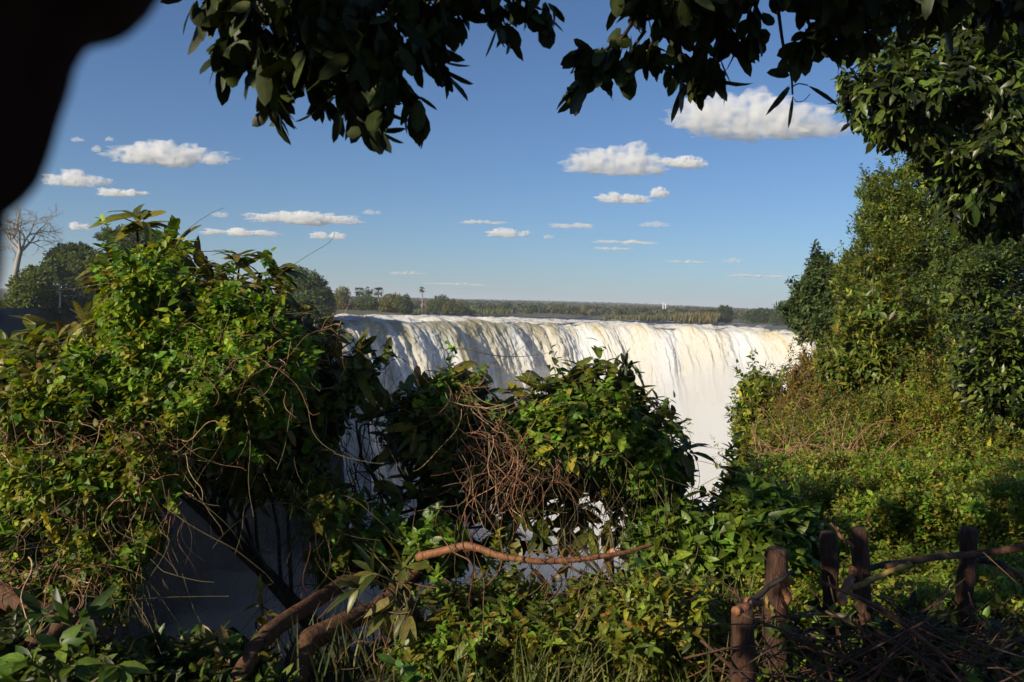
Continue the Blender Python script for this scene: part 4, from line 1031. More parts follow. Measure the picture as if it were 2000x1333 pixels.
# unidentified dark shape close to the lens, upper left, modelled as a bough end
def bough():
    Y = 0.18; pr = [(-700, 560), (-300, 470), (-100, 420), (-40, 385), (0, 350), (30, 280), (60, 245), (110, 218), (160, 204), (220, 183), (300, 160), (350, 140), (385, 112), (410, 85), (430, 58), (447, 25), (455, 3)]
    pts = np.array([P(-74 + 0.02 * y, y, Y) for y, _ in pr]); rad = np.array([q * 0.88 * Y / FPX for _, q in pr])
    root = thing("bough_standin", pts[0], "black out-of-focus shape of unknown kind very close at the upper left corner, modelled as a bough end", "bough")
    u = np.linspace(0, len(pts) - 1, 60); i = np.arange(len(pts))
    pp = np.stack([np.interp(u, i, pts[:, k]) for k in range(3)], -1); rr = np.interp(u, i, rad)
    M['bark_black'] = bark_mat('black_bark', (0.014, 0.006, 0.005), (0.045, 0.02, 0.015), 60, 1.0)
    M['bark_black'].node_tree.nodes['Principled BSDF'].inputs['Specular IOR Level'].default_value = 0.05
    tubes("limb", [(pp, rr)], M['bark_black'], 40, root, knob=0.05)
    p2 = np.array([P(-20, 360, 0.19), P(-22, 430, 0.19), P(-28, 560, 0.19), P(-50, 720, 0.19)]); tubes("edge_strip", [(curve(p2, 14), np.linspace(0.004, 0.0025, 14))], M['bark_black'], 10, root)  # thin tube added for the dark strip down the left edge
bough()

# ================================================================== foreground bushes on the gorge rim
def leafset(root, name, pts, L, tpl, mat): L.build(name, tpl, M[mat], root)

# --- left: shrub with long leaves
def left_shrub():
    r = np.random.default_rng(61)
    root = thing("rim_shrub", P(560, 1300, 4.4), "tall dark shrub with long reddish-green leaves on the left, buried under vines", "shrub")
    wood = [plimb([(700, 1330, 3.7), (630, 1255, 4.0), (578, 1200, 4.2), (510, 1118, 4.35), (440, 1040, 4.4), (385, 975, 4.45), (340, 925, 4.5), (300, 800, 4.7), (290, 700, 4.7)], 0.052, 0.018, 30, 0.06),
            plimb([(440, 1035, 4.4), (430, 900, 4.6), (400, 760, 4.7), (360, 650, 4.7), (330, 640, 4.7)], 0.03, 0.012, 22, 0.08)]
    shoots = [[(300, 800), (290, 640), (275, 540), (268, 455), (270, 432)], [(330, 640), (350, 600), (385, 545), (400, 520)], [(400, 760), (440, 640), (462, 560), (468, 505)], [(440, 660), (500, 600), (530, 545), (540, 525)],
              [(300, 800), (230, 700), (150, 660), (70, 655)], [(300, 820), (180, 780), (90, 720), (20, 700)], [(290, 700), (240, 620), (215, 560), (205, 540)], [(330, 640), (300, 560), (320, 500), (345, 480)],
              [(430, 900), (560, 760), (640, 700), (700, 700)], [(430, 900), (600, 820), (680, 760), (715, 735)], [(460, 640), (560, 640), (610, 640), (640, 648)], [(300, 820), (120, 860), (40, 820), (-20, 780)], [(290, 640), (250, 540), (240, 500)]]
    L = Leaves(); S, A, TW = [], [], []
    for s in shoots:
        dy = r.uniform(-0.35, 0.25)
        pts = curve([P(x, y, 4.7 + dy * k / len(s)) for k, (x, y) in enumerate(s)], 22); TW.append((pts, np.linspace(0.014, 0.004, 22)))
        for t in (9, 12, 14, 16, 18, 19, 20, 21, 21):
            S.append(pts[t]); A.append(unit(pts[min(t, 20) + 1] - pts[min(t, 20)]))
    S, A = np.array(S), np.array(A)
    cols = G_OLIVE[:3] * 2 + G_MID + [(0.20, 0.11, 0.03)]
    for j in range(4):
        n = len(S); sd = unit(np.cross(A, r.normal(size=(n, 3))))
        d = unit(A * 0.45 + sd * 0.9 + np.array([0, 0, -0.12]) + r.normal(size=(n, 3)) * 0.12)
        L.add(S + r.normal(size=(n, 3)) * 0.015, d, unit(np.array([0, -0.2, 1.0]) + r.normal(size=(n, 3)) * 0.3), 0.145 * np.exp(r.normal(size=n) * 0.25), 0.05 * np.exp(r.normal(size=n) * 0.2), palette(n, cols, jit=0.25, rng=r), 0.5 * r.uniform(-0.2, 1.6, n), 0.3)
    body = [(-40, 690), (40, 668), (120, 650), (200, 610), (250, 560), (300, 530), (350, 545), (400, 560), (470, 545), (530, 560), (560, 610), (620, 650), (640, 700), (650, 760), (620, 840), (600, 920), (560, 960), (480, 960), (380, 930), (250, 850), (100, 830), (-40, 850)]
    pos, nr = inflate(body, 1500, 4.75, 0.7, 0.5, 0.3, 0.2, 0.3, rng=r, seed=61)
    sprigs(L, pos, nr, 5, 0.12, 0.34, cols + G_DARK[2:], twig=0.2, up=0.4, rng=r, spread=0.9, droop_dir=0.3, droop=0.45)
    for k in range(40):
        t = pos[r.integers(len(pos))]; h = wood[k % 2][0][r.integers(8, 20)]; TW.append((curve([h, (h + t) / 2 + rv(1, rng=r)[0] * .08, t], 8), np.linspace(0.012, 0.003, 8)))
    tubes("trunk", wood, M['bark_dark'], 10, root, knob=0.12); tubes("twigs", TW, M['bark_dark'], 5, root); L.build("leaves", 'oval', M['leaf'], root)
left_shrub()

def vine(label, polys, seed, Y, n, leaf, cols, T=0.45, extra_n=0, base=None, yy=0.0, dens_cull=0.1):
    r = np.random.default_rng(seed); root = thing("climbing_vine", P(*base), label, "vine"); L = Leaves(); st = []
    for k, (poly, fr) in enumerate(polys):
        pos, nr = inflate(poly, int(n * fr), Y, T, 0.8, 0.22, dens_cull, 0.3, yy=yy, rng=r, seed=seed + k)
        pos, nr = add_shoots(pos, nr, int(len(pos) * 0.025), 0.22, r)
        nr = unit(nr + np.array([-0.3, -0.2, 0.5]))
        sprigs(L, pos, nr, 5, leaf, 0.68, cols, twig=leaf * 2.2, up=0.3, rng=r, spread=1.0, droop_dir=0.35, jit=0.22, cscale=0.25, face_up=0.45)
        w = wisps(int(110 * fr) + 5, pos[r.integers(0, len(pos), 200)], [(0.5, -0.2, -0.1), (-0.4, -0.2, 0.2), (0.2, -0.2, -0.8)], 0.5, rng=r, grav=0.12, rad=0.0022); st += w
    L.build("leaves", 'heart', M['leaf_soft'], root); tubes("stems", st, M['stem'], 4, root, caps=False)
    return root
vine("bright yellow-green vine mat smothering the top of the left shrub",
     [([(140, 740), (165, 690), (215, 640), (255, 600), (300, 610), (345, 650), (400, 620), (450, 590), (520, 605), (575, 625), (615, 680), (610, 740), (570, 800), (520, 840), (440, 860), (390, 900), (330, 915), (250, 890), (170, 870), (150, 800)], 0.62),
      ([(190, 610), (205, 565), (230, 520), (262, 495), (300, 500), (325, 540), (320, 600), (270, 640), (215, 650)], 0.16),
      ([(395, 640), (420, 575), (470, 570), (530, 600), (570, 640), (520, 680), (440, 680)], 0.12)], 71, 4.15, 6200, 0.038, G_VINE, base=(300, 950, 4.3))
vine("yellow-green vine hanging over the lower left below the brown dead stems",
     [([(-40, 900), (30, 870), (120, 865), (200, 860), (280, 880), (340, 900), (360, 950), (330, 1000), (260, 1020), (210, 1060), (140, 1050), (60, 1040), (-40, 1060)], 0.7), ([(-40, 790), (60, 760), (150, 770), (190, 830), (120, 860), (-40, 850)], 0.3)],
     83, 3.9, 2600, 0.038, G_VINE + G_OLIVE[:2], base=(150, 1080, 4.0))
vine("loose vine trailing down the far lower left corner under the brown stems",
     [([(-40, 1010), (60, 1000), (150, 1030), (230, 1050), (300, 1010), (330, 1040), (290, 1110), (240, 1170), (160, 1160), (80, 1190), (-40, 1200)], 0.75), ([(190, 1080), (250, 1060), (270, 1140), (240, 1230), (205, 1200)], 0.25)],
     86, 3.75, 1300, 0.038, G_VINE + G_MID + G_OLIVE[:2], base=(120, 1250, 3.7), T=0.3, dens_cull=0.35)
vine("thin leafy vine trailing beside the diagonal trunk over the dark gorge",
     [([(560, 930), (640, 930), (700, 960), (720, 1040), (690, 1120), (640, 1150), (600, 1110), (610, 1040), (560, 980)], 1.0)], 87, 4.4, 330, 0.05, G_MID + G_VINE[:2] + G_OLIVE[:2], base=(660, 1200, 4.2), T=0.3, dens_cull=0.4)
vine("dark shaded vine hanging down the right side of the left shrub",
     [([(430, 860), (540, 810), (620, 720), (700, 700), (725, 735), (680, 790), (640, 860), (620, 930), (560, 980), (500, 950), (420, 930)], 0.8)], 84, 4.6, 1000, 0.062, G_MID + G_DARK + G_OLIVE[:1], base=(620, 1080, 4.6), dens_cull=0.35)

def tangle(label, groups, seed, mat='dry', rad=0.0021):
    r = np.random.default_rng(seed); lines = []
    for x0, x1, y0, y1, Y, dirs, ln, n, g in groups:
        ss = P(r.uniform(x0, x1, n), r.uniform(y0, y1, n), Y + r.uniform(-0.25, 0.12, n)); lines += wisps(n, ss, dirs, ln, rng=r, grav=g, rad=rad, segs=16, curl=0.55, step_j=0.6)
    cols = {'dry': [(0.34, 0.19, 0.10), (0.22, 0.11, 0.055), (0.10, 0.05, 0.03), (0.45, 0.30, 0.18), (0.28, 0.12, 0.06)], 'bark_dark': [(0.03, 0.02, 0.014), (0.06, 0.04, 0.025), (0.02, 0.014, 0.01)], 'bark_red': [(0.14, 0.06, 0.03), (0.06, 0.03, 0.018), (0.2, 0.11, 0.05)]}[mat]
    lines = [(p, q * r.choice([0.6, 0.8, 1.0, 1.3])) for p, q in lines]
    o = tubes("dead_vines", lines, M['twig'], 4, caps=False, tints=palette(len(lines), cols, jit=0.2, rng=r)); tag(o, label, "dead vines", kind="stuff"); return o
HZ = [(1, -0.1, 0.05), (-1, -0.1, 0.1), (0.8, -0.2, -0.4)]
tangle("tangle of brown dead vine stems draped across the left vines", [(-30, 340, 815, 890, 3.75, HZ, 0.18, 170, 0.03), (250, 370, 860, 930, 3.7, [(0.8, -.1, -.5), (0.3, 0, -1)], 0.25, 40, 0.1)], 101)
tangle("pale dead vine strings hanging down over the dark gorge at lower left", [(80, 360, 950, 1030, 3.7, [(0.1, 0, -1), (-0.3, 0, -1), (0.3, 0, -0.8)], 0.27, 80, 0.2), (-30, 190, 1080, 1160, 3.4, [(1, -0.1, 0.25), (0.8, -.1, 0.3), (-.5, 0, -.6)], 0.27, 50, 0.06), (190, 260, 1100, 1150, 3.6, [(0.05, 0, -1)], 0.3, 10, 0.2)], 102)
tangle("rusty dead twigs at the right shoulder of the left shrub", [(600, 690, 640, 720, 4.3, [(0.6, 0, -0.6), (-0.5, 0, 0.5), (1, 0, 0.2)], 0.25, 40, 0.05), (380, 560, 640, 760, 3.75, HZ, 0.3, 40, 0.02)], 103)

# --- middle shrub out over the gorge
def mid_shrub():
    r = np.random.default_rng(62)
    root = thing("rim_shrub", P(760, 1320, 4.2), "vine-laden shrub leaning out over the gorge in the centre", "shrub")
    wood = [plimb([(450, 1345, 3.2), (520, 1250, 3.5), (600, 1190, 3.8), (700, 1120, 4.3), (790, 1040, 4.8), (850, 990, 5.1), (930, 975, 5.2), (1030, 970, 5.2), (1130, 955, 5.2), (1230, 950, 5.2), (1290, 930, 5.2)], 0.04, 0.02, 44, 0.05),
            plimb([(850, 990, 5.1), (866, 930, 5.2), (868, 880, 5.2), (880, 800, 5.2)], 0.032, 0.014, 16, 0.05),
            plimb([(560, 1345, 3.4), (600, 1265, 3.6), (680, 1215, 3.8), (760, 1170, 4.1), (840, 1090, 4.3), (925, 1072, 4.3)], 0.06, 0.024, 30, 0.05),
            plimb([(1030, 970, 5.2), (1080, 900, 5.2), (1130, 820, 5.2), (1140, 740, 5.2)], 0.018, 0.006, 16, 0.06), plimb([(1130, 955, 5.2), (1220, 880, 5.2), (1290, 840, 5.2), (1340, 820, 5.2)], 0.018, 0.006, 16, 0.06),
            plimb([(790, 1040, 4.8), (740, 960, 4.9), (700, 900, 5.0), (690, 820, 5.0)], 0.016, 0.006, 16, 0.08)]
    red = plimb([(820, 1090, 3.9), (885, 1072, 3.8), (925, 1070, 3.75), (990, 1088, 3.7), (1060, 1098, 3.7), (1150, 1094, 3.75), (1220, 1080, 3.8), (1280, 1058, 3.9)], 0.021, 0.009, 60, 0.05)
    L = Leaves(); TW = []
    body = [(770, 905), (748, 860), (757, 820), (790, 785), (815, 765), (850, 748), (885, 738), (915, 755), (950, 790), (1000, 812), (1040, 787), (1090, 760), (1120, 735), (1150, 740), (1185, 765), (1240, 780), (1300, 810), (1315, 850), (1345, 880), (1320, 915), (1330, 960), (1290, 990), (1240, 970), (1180, 950), (1090, 945), (1000, 940), (900, 930), (840, 940), (800, 915)]
    pos, nr = inflate(body, 1250, 5.2, 0.5, 0.6, 0.26, 0.26, 0.5, rng=r, seed=62)
    pos, nr = add_shoots(pos, nr, 30, 0.2, r)
    cols = G_MID + G_DARK[1:] + G_OLIVE[:2]
    sprigs(L, pos, nr, 5, 0.115, 0.36, cols, twig=0.2, up=0.4, rng=r, spread=0.9, droop_dir=0.3, droop=0.45)
    low = [(650, 960), (760, 930), (860, 960), (1000, 990), (1180, 990), (1330, 960), (1340, 1010), (1240, 1060), (1120, 1040), (980, 1060), (860, 1080), (740, 1090), (650, 1060)]
    p2, n2 = inflate(low, 170, 5.0, 0.5, 0.4, 0.3, 0.35, 0.2, rng=r, seed=63)
    sprigs(L, p2, n2, 5, 0.12, 0.36, cols, twig=0.14, up=-0.1, rng=r, whorl=True, spread=0.9, droop_dir=0.5)
    # star-like tip sprays that break the outline
    for (x, y, ax) in ((880, 728, (0, 0, 1)), (1140, 722, (0.05, 0, 1)), (1300, 820, (1, 0, 0.3)), (1345, 885, (1, 0, -0.3)), (815, 760, (-0.8, 0, 0.6)), (1045, 770, (-0.1, 0, 1)), (1105, 745, (-0.3, 0, 1)), (745, 800, (-0.8, 0, 0.4)), (1290, 930, (0.9, -0.2, -0.2)), (930, 960, (0.2, -0.6, 0.1)), (1100, 985, (0, -0.8, -0.2)), (880, 985, (0, -0.8, -0.1)), (1130, 1010, (0.3, -0.6, -0.6)), (1060, 745, (0.1, 0, 1)), (720, 720, (0.9, 0, 0)), (770, 960, (-.5, -.5, -.2))):
        S = P(x, y, 5.0)[None]; A = unit(np.array(ax, float))[None]
        for j in range(9):
            sd = unit(np.cross(A, r.normal(size=(1, 3)))); d = unit(A * 0.6 + sd * 0.8 + np.array([0, 0, -0.1]))
            L.add(S - A * 0.03 * (j % 3), d, unit(np.array([[0, -0.5, 1.0]]) + r.normal(size=(1, 3)) * 0.3), 0.17 * np.exp(r.normal(size=1) * 0.2), 0.05, palette(1, G_MID + G_OLIVE, rng=r), 0.35, 0.3)
        TW.append((curve([S[0] - A[0] * 0.35 - [0, 0, 0.08], S[0] - A[0] * 0.15, S[0]], 8), np.linspace(0.008, 0.004, 8)))
    for k in range(70):
        t = pos[r.integers(len(pos))] if k < 50 else p2[r.integers(len(p2))]; w = wood[[0, 0, 1, 3, 4, 5][k % 6]][0]; h = w[np.argmin(np.linalg.norm(w - t, axis=1))]
        TW.append((curve([h, (h + t) / 2 + rv(1, rng=r)[0] * .1, t], 8), np.linspace(0.010, 0.003, 8)))
    tubes("trunk", wood, M['bark'], 14, root, knob=0.26); tubes("red_limb", [red], M['bark_red'], 12, root, knob=0.24); tubes("twigs", TW, M['bark_dark'], 5, root); L.build("leaves", 'oval', M['leaf'], root)
mid_shrub()
vine("fresh green vine spread over the centre of the shrub above the white spray",
     [([(985, 880), (1000, 815), (1050, 780), (1110, 765), (1170, 780), (1240, 800), (1270, 840), (1250, 900), (1200, 930), (1120, 930), (1040, 920)], 0.7), ([(1180, 900), (1260, 850), (1300, 880), (1310, 940), (1250, 970), (1190, 950)], 0.15), ([(800, 800), (850, 745), (900, 750), (930, 800), (880, 840)], 0.15)],
     91, 4.85, 1500, 0.050, G_VINE + G_MID, base=(1100, 960, 5.0), T=0.35, dens_cull=0.2)
tangle("cascade of brown dead stems running down across the central shrub", [(865, 930, 740, 800, 4.55, [(0.75, -.1, -0.8), (0.4, -.1, -0.9)], 0.5, 34, 0.03), (900, 1010, 820, 900, 4.5, [(0.7, -.1, -0.6), (0.2, -.1, -1)], 0.4, 55, 0.05), (980, 1120, 890, 940, 4.5, [(0.8, -.1, -0.3), (-0.4, 0, -.8)], 0.35, 40, 0.1), (890, 960, 850, 930, 4.5, [(-0.3, -.1, -0.9), (0.3, 0, -1)], 0.35, 25, 0.1)], 104)
tangle("thin dark stems dangling beneath the central shrub in front of the spray", [(680, 1330, 930, 1000, 4.9, [(0.1, 0, -1), (-0.2, 0, -1), (0.4, 0, -0.8)], 0.5, 130, 0.15), (1180, 1230, 960, 970, 4.8, [(0, 0, -1)], 0.5, 6, 0.3), (640, 740, 760, 960, 4.9, [(0.2, 0, -1)], 0.5, 40, 0.2)], 105, 'bark_dark', 0.0028)

# --- undergrowth along the bottom
U = lambda label, poly, Y, n, leaf, ratio, cols, seed, **k: shrub(k.pop('name', "undergrowth_plant"), label, k.pop('cat', "plant"), poly, Y, k.pop('T', 0.35), n, leaf, ratio, cols, k.pop('mat', 'leaf'), k.pop('tpl', 'heart'), k.pop('nl', 6), clump=k.pop('clump', 0.2), seed=seed, barkm='stem', shoots=k.pop('shoots', 0.006), **k)
U("bright green mint-like shrub at centre right where the bank meets the spray", [(1215, 1070), (1235, 1025), (1290, 1003), (1330, 990), (1360, 1005), (1390, 1010), (1408, 1015), (1440, 965), (1480, 945), (1530, 965), (1580, 1010), (1610, 1060), (1600, 1130), (1520, 1200), (1420, 1230), (1320, 1180), (1250, 1120)], 4.9, 950, 0.085, 0.55, [(0.11, 0.18, 0.02), (0.15, 0.21, 0.025), (0.08, 0.14, 0.02)], 110, T=0.5, trunk=[(1420, 1300, 5.0), (1420, 1200, 5.0), (1420, 1080, 5.0)], trunk_r=0.012, limbs=16)
U("small-leaved green bush below the left end of the red-brown limb", [(680, 1110), (700, 1050), (760, 1020), (820, 1020), (900, 1040), (900, 1070), (880, 1110), (860, 1140), (780, 1140), (700, 1120)], 4.5, 260, 0.075, 0.55, G_MID + G_VINE[:2], 111, trunk=[(800, 1300, 4.5), (800, 1180, 4.5), (800, 1090, 4.5)], trunk_r=0.012, limbs=10, cull=0.3)
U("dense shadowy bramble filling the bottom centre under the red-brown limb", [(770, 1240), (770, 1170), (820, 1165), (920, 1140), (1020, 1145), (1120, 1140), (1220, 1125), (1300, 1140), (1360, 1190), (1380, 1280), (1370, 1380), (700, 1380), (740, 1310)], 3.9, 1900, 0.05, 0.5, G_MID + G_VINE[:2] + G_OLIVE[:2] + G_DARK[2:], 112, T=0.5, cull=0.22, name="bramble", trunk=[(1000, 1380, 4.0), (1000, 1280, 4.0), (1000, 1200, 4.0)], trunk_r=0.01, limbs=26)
U("yellow-green low plants and bramble at the bottom right of centre, by the first post", [(1120, 1180), (1200, 1130), (1290, 1110), (1370, 1150), (1410, 1200), (1420, 1260), (1400, 1320), (1390, 1380), (1150, 1380), (1080, 1280)], 3.7, 900, 0.05, 0.45, G_YEL + G_OLIVE + G_MID, 113, T=0.45, cull=0.2, name="bramble", trunk=[(1300, 1380, 3.8), (1300, 1290, 3.8), (1300, 1200, 3.8)], trunk_r=0.01, limbs=20)

def star_plant(label, hubs, Y, seed, ln, w, cols, base, n=8, mat='leaf_gloss', tilt=(0, -0.5, 0.2)):
    r = np.random.default_rng(seed); root = thing("leafy_sprig", P(*base), label, "plant"); L = Leaves(); tw = []
    for x, y, dx, dz in hubs:
        S = P(x, y, Y)[None]; A = unit(np.array([[dx, -0.35, dz]]))
        for j in range(n):
            sd = unit(np.cross(A, r.normal(size=(1, 3)))); d = unit(A * 0.65 + sd * 0.75)
            L.add(S - A * ln * 0.12 * (j % 3), d, unit(np.array([tilt]) + np.array([[0, 0, 0.8]]) + r.normal(size=(1, 3)) * 0.25), ln * np.exp(r.normal(size=1) * 0.2), w * np.exp(r.normal(size=1) * 0.15), palette(1, cols, rng=r), 0.25, 0.25)
        tw.append((curve([P(*base), (P(*base) + S[0]) / 2 - A[0] * 0.05, S[0] - A[0] * 0.1, S[0]], 10), np.linspace(0.008, 0.004, 10)))
    L.build("leaves", 'near', M[mat], root); tubes("stem", tw, M['stem'], 5, root)
star_plant("sprig of long narrow olive leaves in front of the lower trunks", [(730, 1120, -0.6, 0.4), (700, 1150, -0.9, -0.1), (770, 1180, -0.2, -0.8), (800, 1200, 0.3, -0.9), (750, 1200, -0.5, -0.8), (790, 1110, 0.4, 0.5)], 3.5, 121, 0.135, 0.036, [(0.07, 0.09, 0.025), (0.10, 0.11, 0.03), (0.13, 0.11, 0.03)], (840, 1240, 3.7))
star_plant("small shoot of golden yellow leaves over the dark gorge beside the diagonal trunk", [(508, 1148, 0, 1), (505, 1180, -0.5, 0.6), (520, 1200, 0.5, 0.5), (515, 1225, -0.4, 0.4), (525, 1245, 0.5, 0.2)], 3.9, 122, 0.075, 0.022, [(0.28, 0.20, 0.025), (0.22, 0.17, 0.03)], (525, 1290, 3.9), n=4, mat='leaf')
star_plant("withered leaves, rust and yellow, hanging on the twigs right of the red-brown limb", [(1105, 1070, 0, -0.6), (1180, 1085, -0.3, -0.8), (1200, 1075, 0.2, -1), (1185, 1120, -0.1, -1), (1160, 1180, -0.4, -0.9), (1040, 1115, 0.1, -1), (1110, 1110, 0, -1)], 3.8, 123, 0.10, 0.03, [(0.28, 0.09, 0.025), (0.24, 0.15, 0.03), (0.16, 0.13, 0.025)], (1200, 1150, 3.9), n=2, mat='leaf')
star_plant("broad glossy seedling leaves in the bottom left corner", [(50, 1290, -0.4, 0.5), (120, 1260, 0.3, 0.6), (20, 1330, -0.6, 0.3), (150, 1300, 0.6, 0.3), (230, 1300, 0.5, 0.4)], 2.7, 124, 0.10, 0.042, [(0.08, 0.14, 0.018), (0.10, 0.16, 0.02), (0.05, 0.10, 0.015)], (110, 1380, 2.7), n=6, mat='leaf')
star_plant("dark glossy leaves crossing over the fallen logs at lower left", [(120, 1215, -0.6, 0.4), (170, 1200, 0.8, 0.3), (80, 1200, -0.8, 0.1)], 3.0, 125, 0.12, 0.036, [(0.03, 0.06, 0.015), (0.045, 0.08, 0.018)], (130, 1260, 3.0), n=6, mat='leaf')
star_plant("small bright green seedling with rounded leaves at the bottom, right of the thick trunks", [(770, 1298, 0, 0.9), (790, 1330, 0.5, 0.5), (800, 1320, 0.2, 0.6)], 3.0, 126, 0.06, 0.038, [(0.07, 0.16, 0.02), (0.055, 0.13, 0.018)], (785, 1380, 3.0), n=4, mat='leaf')
U("leafy green seedlings clustered on the bank below the dark gorge gap", [(240, 1300), (270, 1262), (310, 1250), (350, 1262), (400, 1245), (450, 1255), (500, 1270), (540, 1300), (540, 1390), (240, 1390)], 3.5, 190, 0.075, 0.55, [(0.05, 0.10, 0.02), (0.08, 0.12, 0.02), (0.14, 0.10, 0.03)], 127, T=0.2, ragged=0)
U("low bramble of dull leaves along the bottom edge at left", [(-40, 1240), (40, 1200), (120, 1230), (210, 1260), (280, 1310), (450, 1330), (560, 1330), (600, 1400), (-40, 1400)], 3.3, 420, 0.07, 0.45, G_DARK + G_MID, 128, T=0.3, cull=0.2, name="bramble", ragged=0.1)
# fallen logs lower left
for pts, ra, lab in (([(-30, 1150, 3.4), (60, 1190, 3.35), (140, 1215, 3.3), (210, 1255, 3.25)], 0.05, "dark fallen log slanting down under the dead vines at lower left"), ([(60, 1265, 3.1), (110, 1225, 3.15), (150, 1200, 3.2)], 0.035, "short brown broken log end behind the glossy leaves at lower left")):
    p_, r_ = plimb(pts, ra, ra * 0.8, 16, 0.03); o = tubes("fallen_log", [(p_, r_)], M['bark'], 12, knob=0.14); tag(o, lab, "log")

# grass
def grass(label, x0, x1, Y0, Y1, n, hgt, cols, seed):
    r = np.random.default_rng(seed); L = Leaves(); Y = r.uniform(Y0, Y1, n); px = r.uniform(x0, x1, n)
    X = P(px, 900, Y)[:, 0]; pos = p3(X, Y, ground_z(X, Y) - 0.02)
    L.add(pos, np.stack([r.normal(size=n) * 0.28, r.normal(size=n) * 0.28 - 0.05, np.ones(n)], -1), unit(np.stack([r.normal(size=n), r.normal(size=n), np.full(n, 0.3)], -1)), hgt * r.uniform(0.5, 1.2, n), 0.009, palette(n, cols, jit=0.25, rng=r), r.uniform(0.1, 0.6, n), 0.2)
    tag(L.build("grass", 'near', M['leaf_soft']), label, "grass", kind="stuff")
grass("long green grass blades growing at the bottom right of centre", 1020, 1480, 3.2, 4.3, 1500, 0.36, [(0.09, 0.13, 0.03), (0.13, 0.15, 0.04), (0.2, 0.19, 0.07)], 131)
grass("sparse grass among the bramble at the bottom left of centre", 560, 1040, 3.2, 4.2, 350, 0.3, [(0.06, 0.09, 0.025), (0.10, 0.11, 0.04)], 132)
tangle("thin brown bramble canes criss-crossing the bottom centre", [(700, 1400, 1120, 1330, 3.7, [(0.8, -.1, 0.3), (-0.7, -.1, 0.5), (0.3, -.1, 0.9), (0.5, -.1, -0.8)], 0.5, 120, 0.02)], 106, 'bark_red', 0.0028)

# ================================================================== rustic fence
def fence():
    root = thing("rustic_fence", (1.6, 3.6, -1.75), "rustic fence of rough bark posts with crooked branch rails at lower right", "fence")
    posts = [(1452, 1190, 3.05, 0.044, 10, 2.0), (1518, 1072, 3.5, 0.046, 8, 0.0), (1618, 1040, 3.75, 0.036, 24, 0), (1678, 1032, 3.55, 0.034, 30, 0), (1893, 1032, 3.9, 0.037, -4, 0)]
    for k, (x, y, Y, rd, lean, _) in enumerate(posts):
        t = P(x, y, Y); b = np.array([t[0] + lean / FPX * Y * 1.6, Y + 0.02, float(ground_z(np.array([t[0]]), np.array([Y]))[0]) - 0.15])
        n = 26; pts = np.linspace(b, t, n); pts += (np.stack([fbm(p3(np.linspace(0, 3, n), k * 5.0 + c), 2, 6) for c in range(3)], -1) - 0.5) * np.array([0.03, 0.03, 0]) * np.linspace(1, 0.3, n)[:, None]
        rad = np.linspace(rd * 1.15, rd, n) * (1 + 0.1 * (fbm(p3(np.linspace(0, 5, n), k * 3.1), 2, 5) - 0.5)); rad[-1] *= 0.86; pts[-2] += np.array([0, 0, 0.012])
        o = tubes("post", [(pts, rad)], M['post'], 36, root, knob=0.2)
    rails = [("rail", 'bark', [(2120, 1050, 3.75), (2000, 1066, 3.8), (1890, 1078, 3.82), (1800, 1086, 3.7), (1725, 1104, 3.6)], 0.019, 0.013), ("rail", 'bark_yel', [(1782, 1102, 3.5), (1740, 1122, 3.48), (1700, 1138, 3.46), (1660, 1144, 3.46)], 0.012, 0.012),
             ("rail", 'bark_dark', [(1905, 1092, 4.0), (1960, 1108, 3.9), (2010, 1122, 3.8), (2120, 1160, 3.7)], 0.016, 0.016), ("rail", 'bark_dark', [(1690, 1108, 3.7), (1780, 1095, 3.85), (1900, 1088, 3.95)], 0.014, 0.012),
             ("rail", 'bark_dark', [(1548, 1118, 3.25), (1510, 1138, 3.2), (1470, 1168, 3.15), (1440, 1196, 3.1)], 0.008, 0.015), ("brace", 'bark_red', [(1672, 1108, 3.45), (1656, 1130, 3.4), (1646, 1160, 3.35), (1648, 1182, 3.25)], 0.017, 0.018),
             ("brace", 'bark_red', [(1628, 1028, 3.6), (1648, 1052, 3.55), (1668, 1072, 3.52)], 0.006, 0.009), ("brace", 'bark_yel', [(1490, 1158, 3.3), (1502, 1180, 3.3), (1520, 1200, 3.32)], 0.010, 0.012), ("brace", 'bark_red', [(1540, 1130, 3.4), (1538, 1160, 3.4), (1530, 1190, 3.4)], 0.016, 0.014), ("brace", 'bark_red', [(1440, 1196, 3.0), (1462, 1180, 3.1), (1475, 1176, 3.2)], 0.017, 0.014)]
    for nm, mt, pts, r0, r1 in rails: tubes(nm, [plimb(pts, r0, r1, 36, 0.05)], M[mt], 14, root, knob=0.28)
M['post'] = bark_mat("fence_bark", (0.014, 0.007, 0.005), (0.12, 0.052, 0.027), 45, 0.85, 1.6, 7)
M['bark_yel'] = bark_mat("yellow_bark", (0.16, 0.10, 0.025), (0.34, 0.24, 0.06), 40, 0.6)
fence()
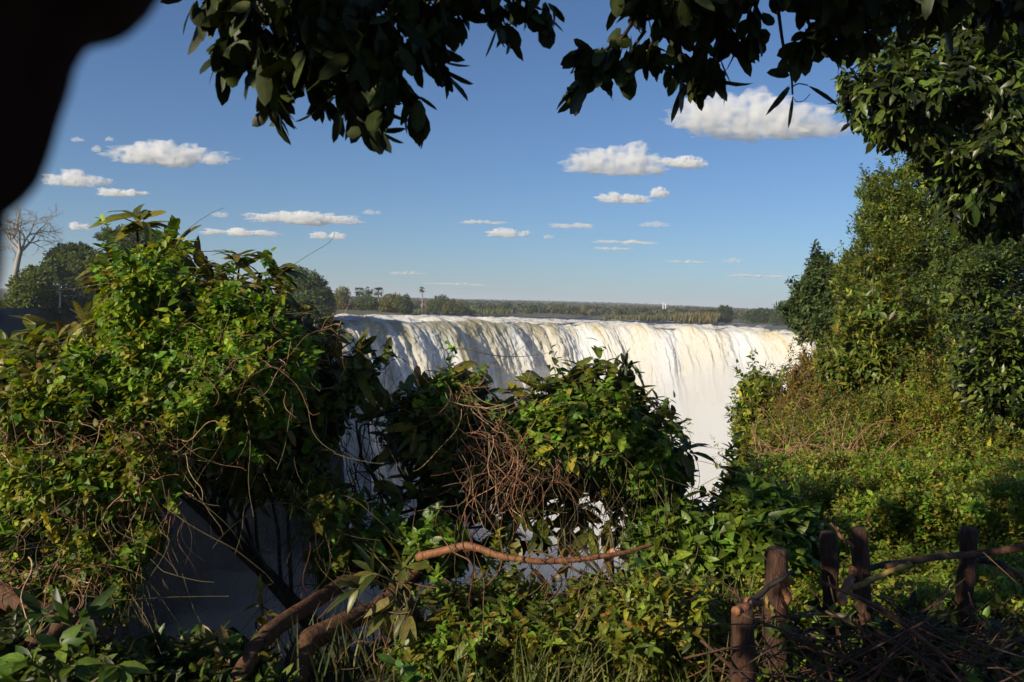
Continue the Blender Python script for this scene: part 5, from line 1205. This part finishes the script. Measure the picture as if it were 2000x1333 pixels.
def brush():
    r = np.random.default_rng(141); lines = []
    for k in range(220):
        x, y = r.uniform(1470, 2080), r.uniform(1215, 1400); Y = r.uniform(2.9, 3.9)
        p0 = P(x, y, Y); p0[2] = max(p0[2], -1.8); a = r.uniform(-1.3, 1.5) + (2.6 if r.random() < 0.4 else 0); d = np.array([math.cos(a), r.normal() * 0.3, math.sin(a) * 0.7]); ln = r.uniform(0.25, 0.9)
        pts = curve([p0 - d * ln / 2, p0 + r.normal(size=3) * 0.04, p0 + d * ln / 2], 8); lines.append((pts, np.linspace(1, 0.5, 8) * r.choice([0.003, 0.004, 0.006, 0.012], p=[.4, .3, .2, .1])))
    tag(tubes("brush_pile", lines, M['bark_red2'], 5), "heap of dark dead sticks piled against the foot of the rustic fence", "brush pile", kind="stuff")
    L = Leaves(); n = 420; x, y = r.uniform(1470, 2060, n), 1180 + r.random(n) ** 0.7 * 200; pos = P(x, y, r.uniform(3.3, 4.3, n)); pos[:, 2] = np.maximum(pos[:, 2], -1.75)
    sprigs(L, pos, unit(r.normal(size=(n, 3)) + np.array([0, -0.5, 0.5])), 5, 0.06, 0.5, G_MID + G_DARK + G_VINE[:1], twig=0.12, rng=r)
    tag(L.build("weeds", 'heart', M['leaf']), "scattered green weeds growing through the dead sticks by the fence", "weeds", kind="stuff")
M['bark_red2'] = bark_mat("dead_stick", (0.025, 0.014, 0.009), (0.13, 0.06, 0.032), 40, 0.75)
brush()

# ------------------------------------------------------------------ haze: one box of thin air round the whole place
def haze():
    hm, hnt, hout = new_mat("thin_air")
    hv = N(hnt, "ShaderNodeVolumePrincipled"); hv.inputs["Color"].default_value = (0.80, 0.88, 1.0, 1); hv.inputs["Density"].default_value = 0.00026
    hnt.links.new(hv.outputs[0], hout.inputs["Volume"])
    x, y0, y1, z0, z1 = 21000, -400, 13500, -114, 60
    V = [(-x, y0, z0), (x, y0, z0), (x, y1, z0), (-x, y1, z0), (-x, y0, z1), (x, y0, z1), (x, y1, z1), (-x, y1, z1)]
    F = np.array([[3, 2, 1, 0], [4, 5, 6, 7], [0, 1, 5, 4], [1, 2, 6, 5], [2, 3, 7, 6], [3, 0, 4, 7]])
    tag(mesh_np("haze", V, F, hm), "thin pale haze filling the air over the gorge and the far bank", "haze", kind="stuff")
haze()
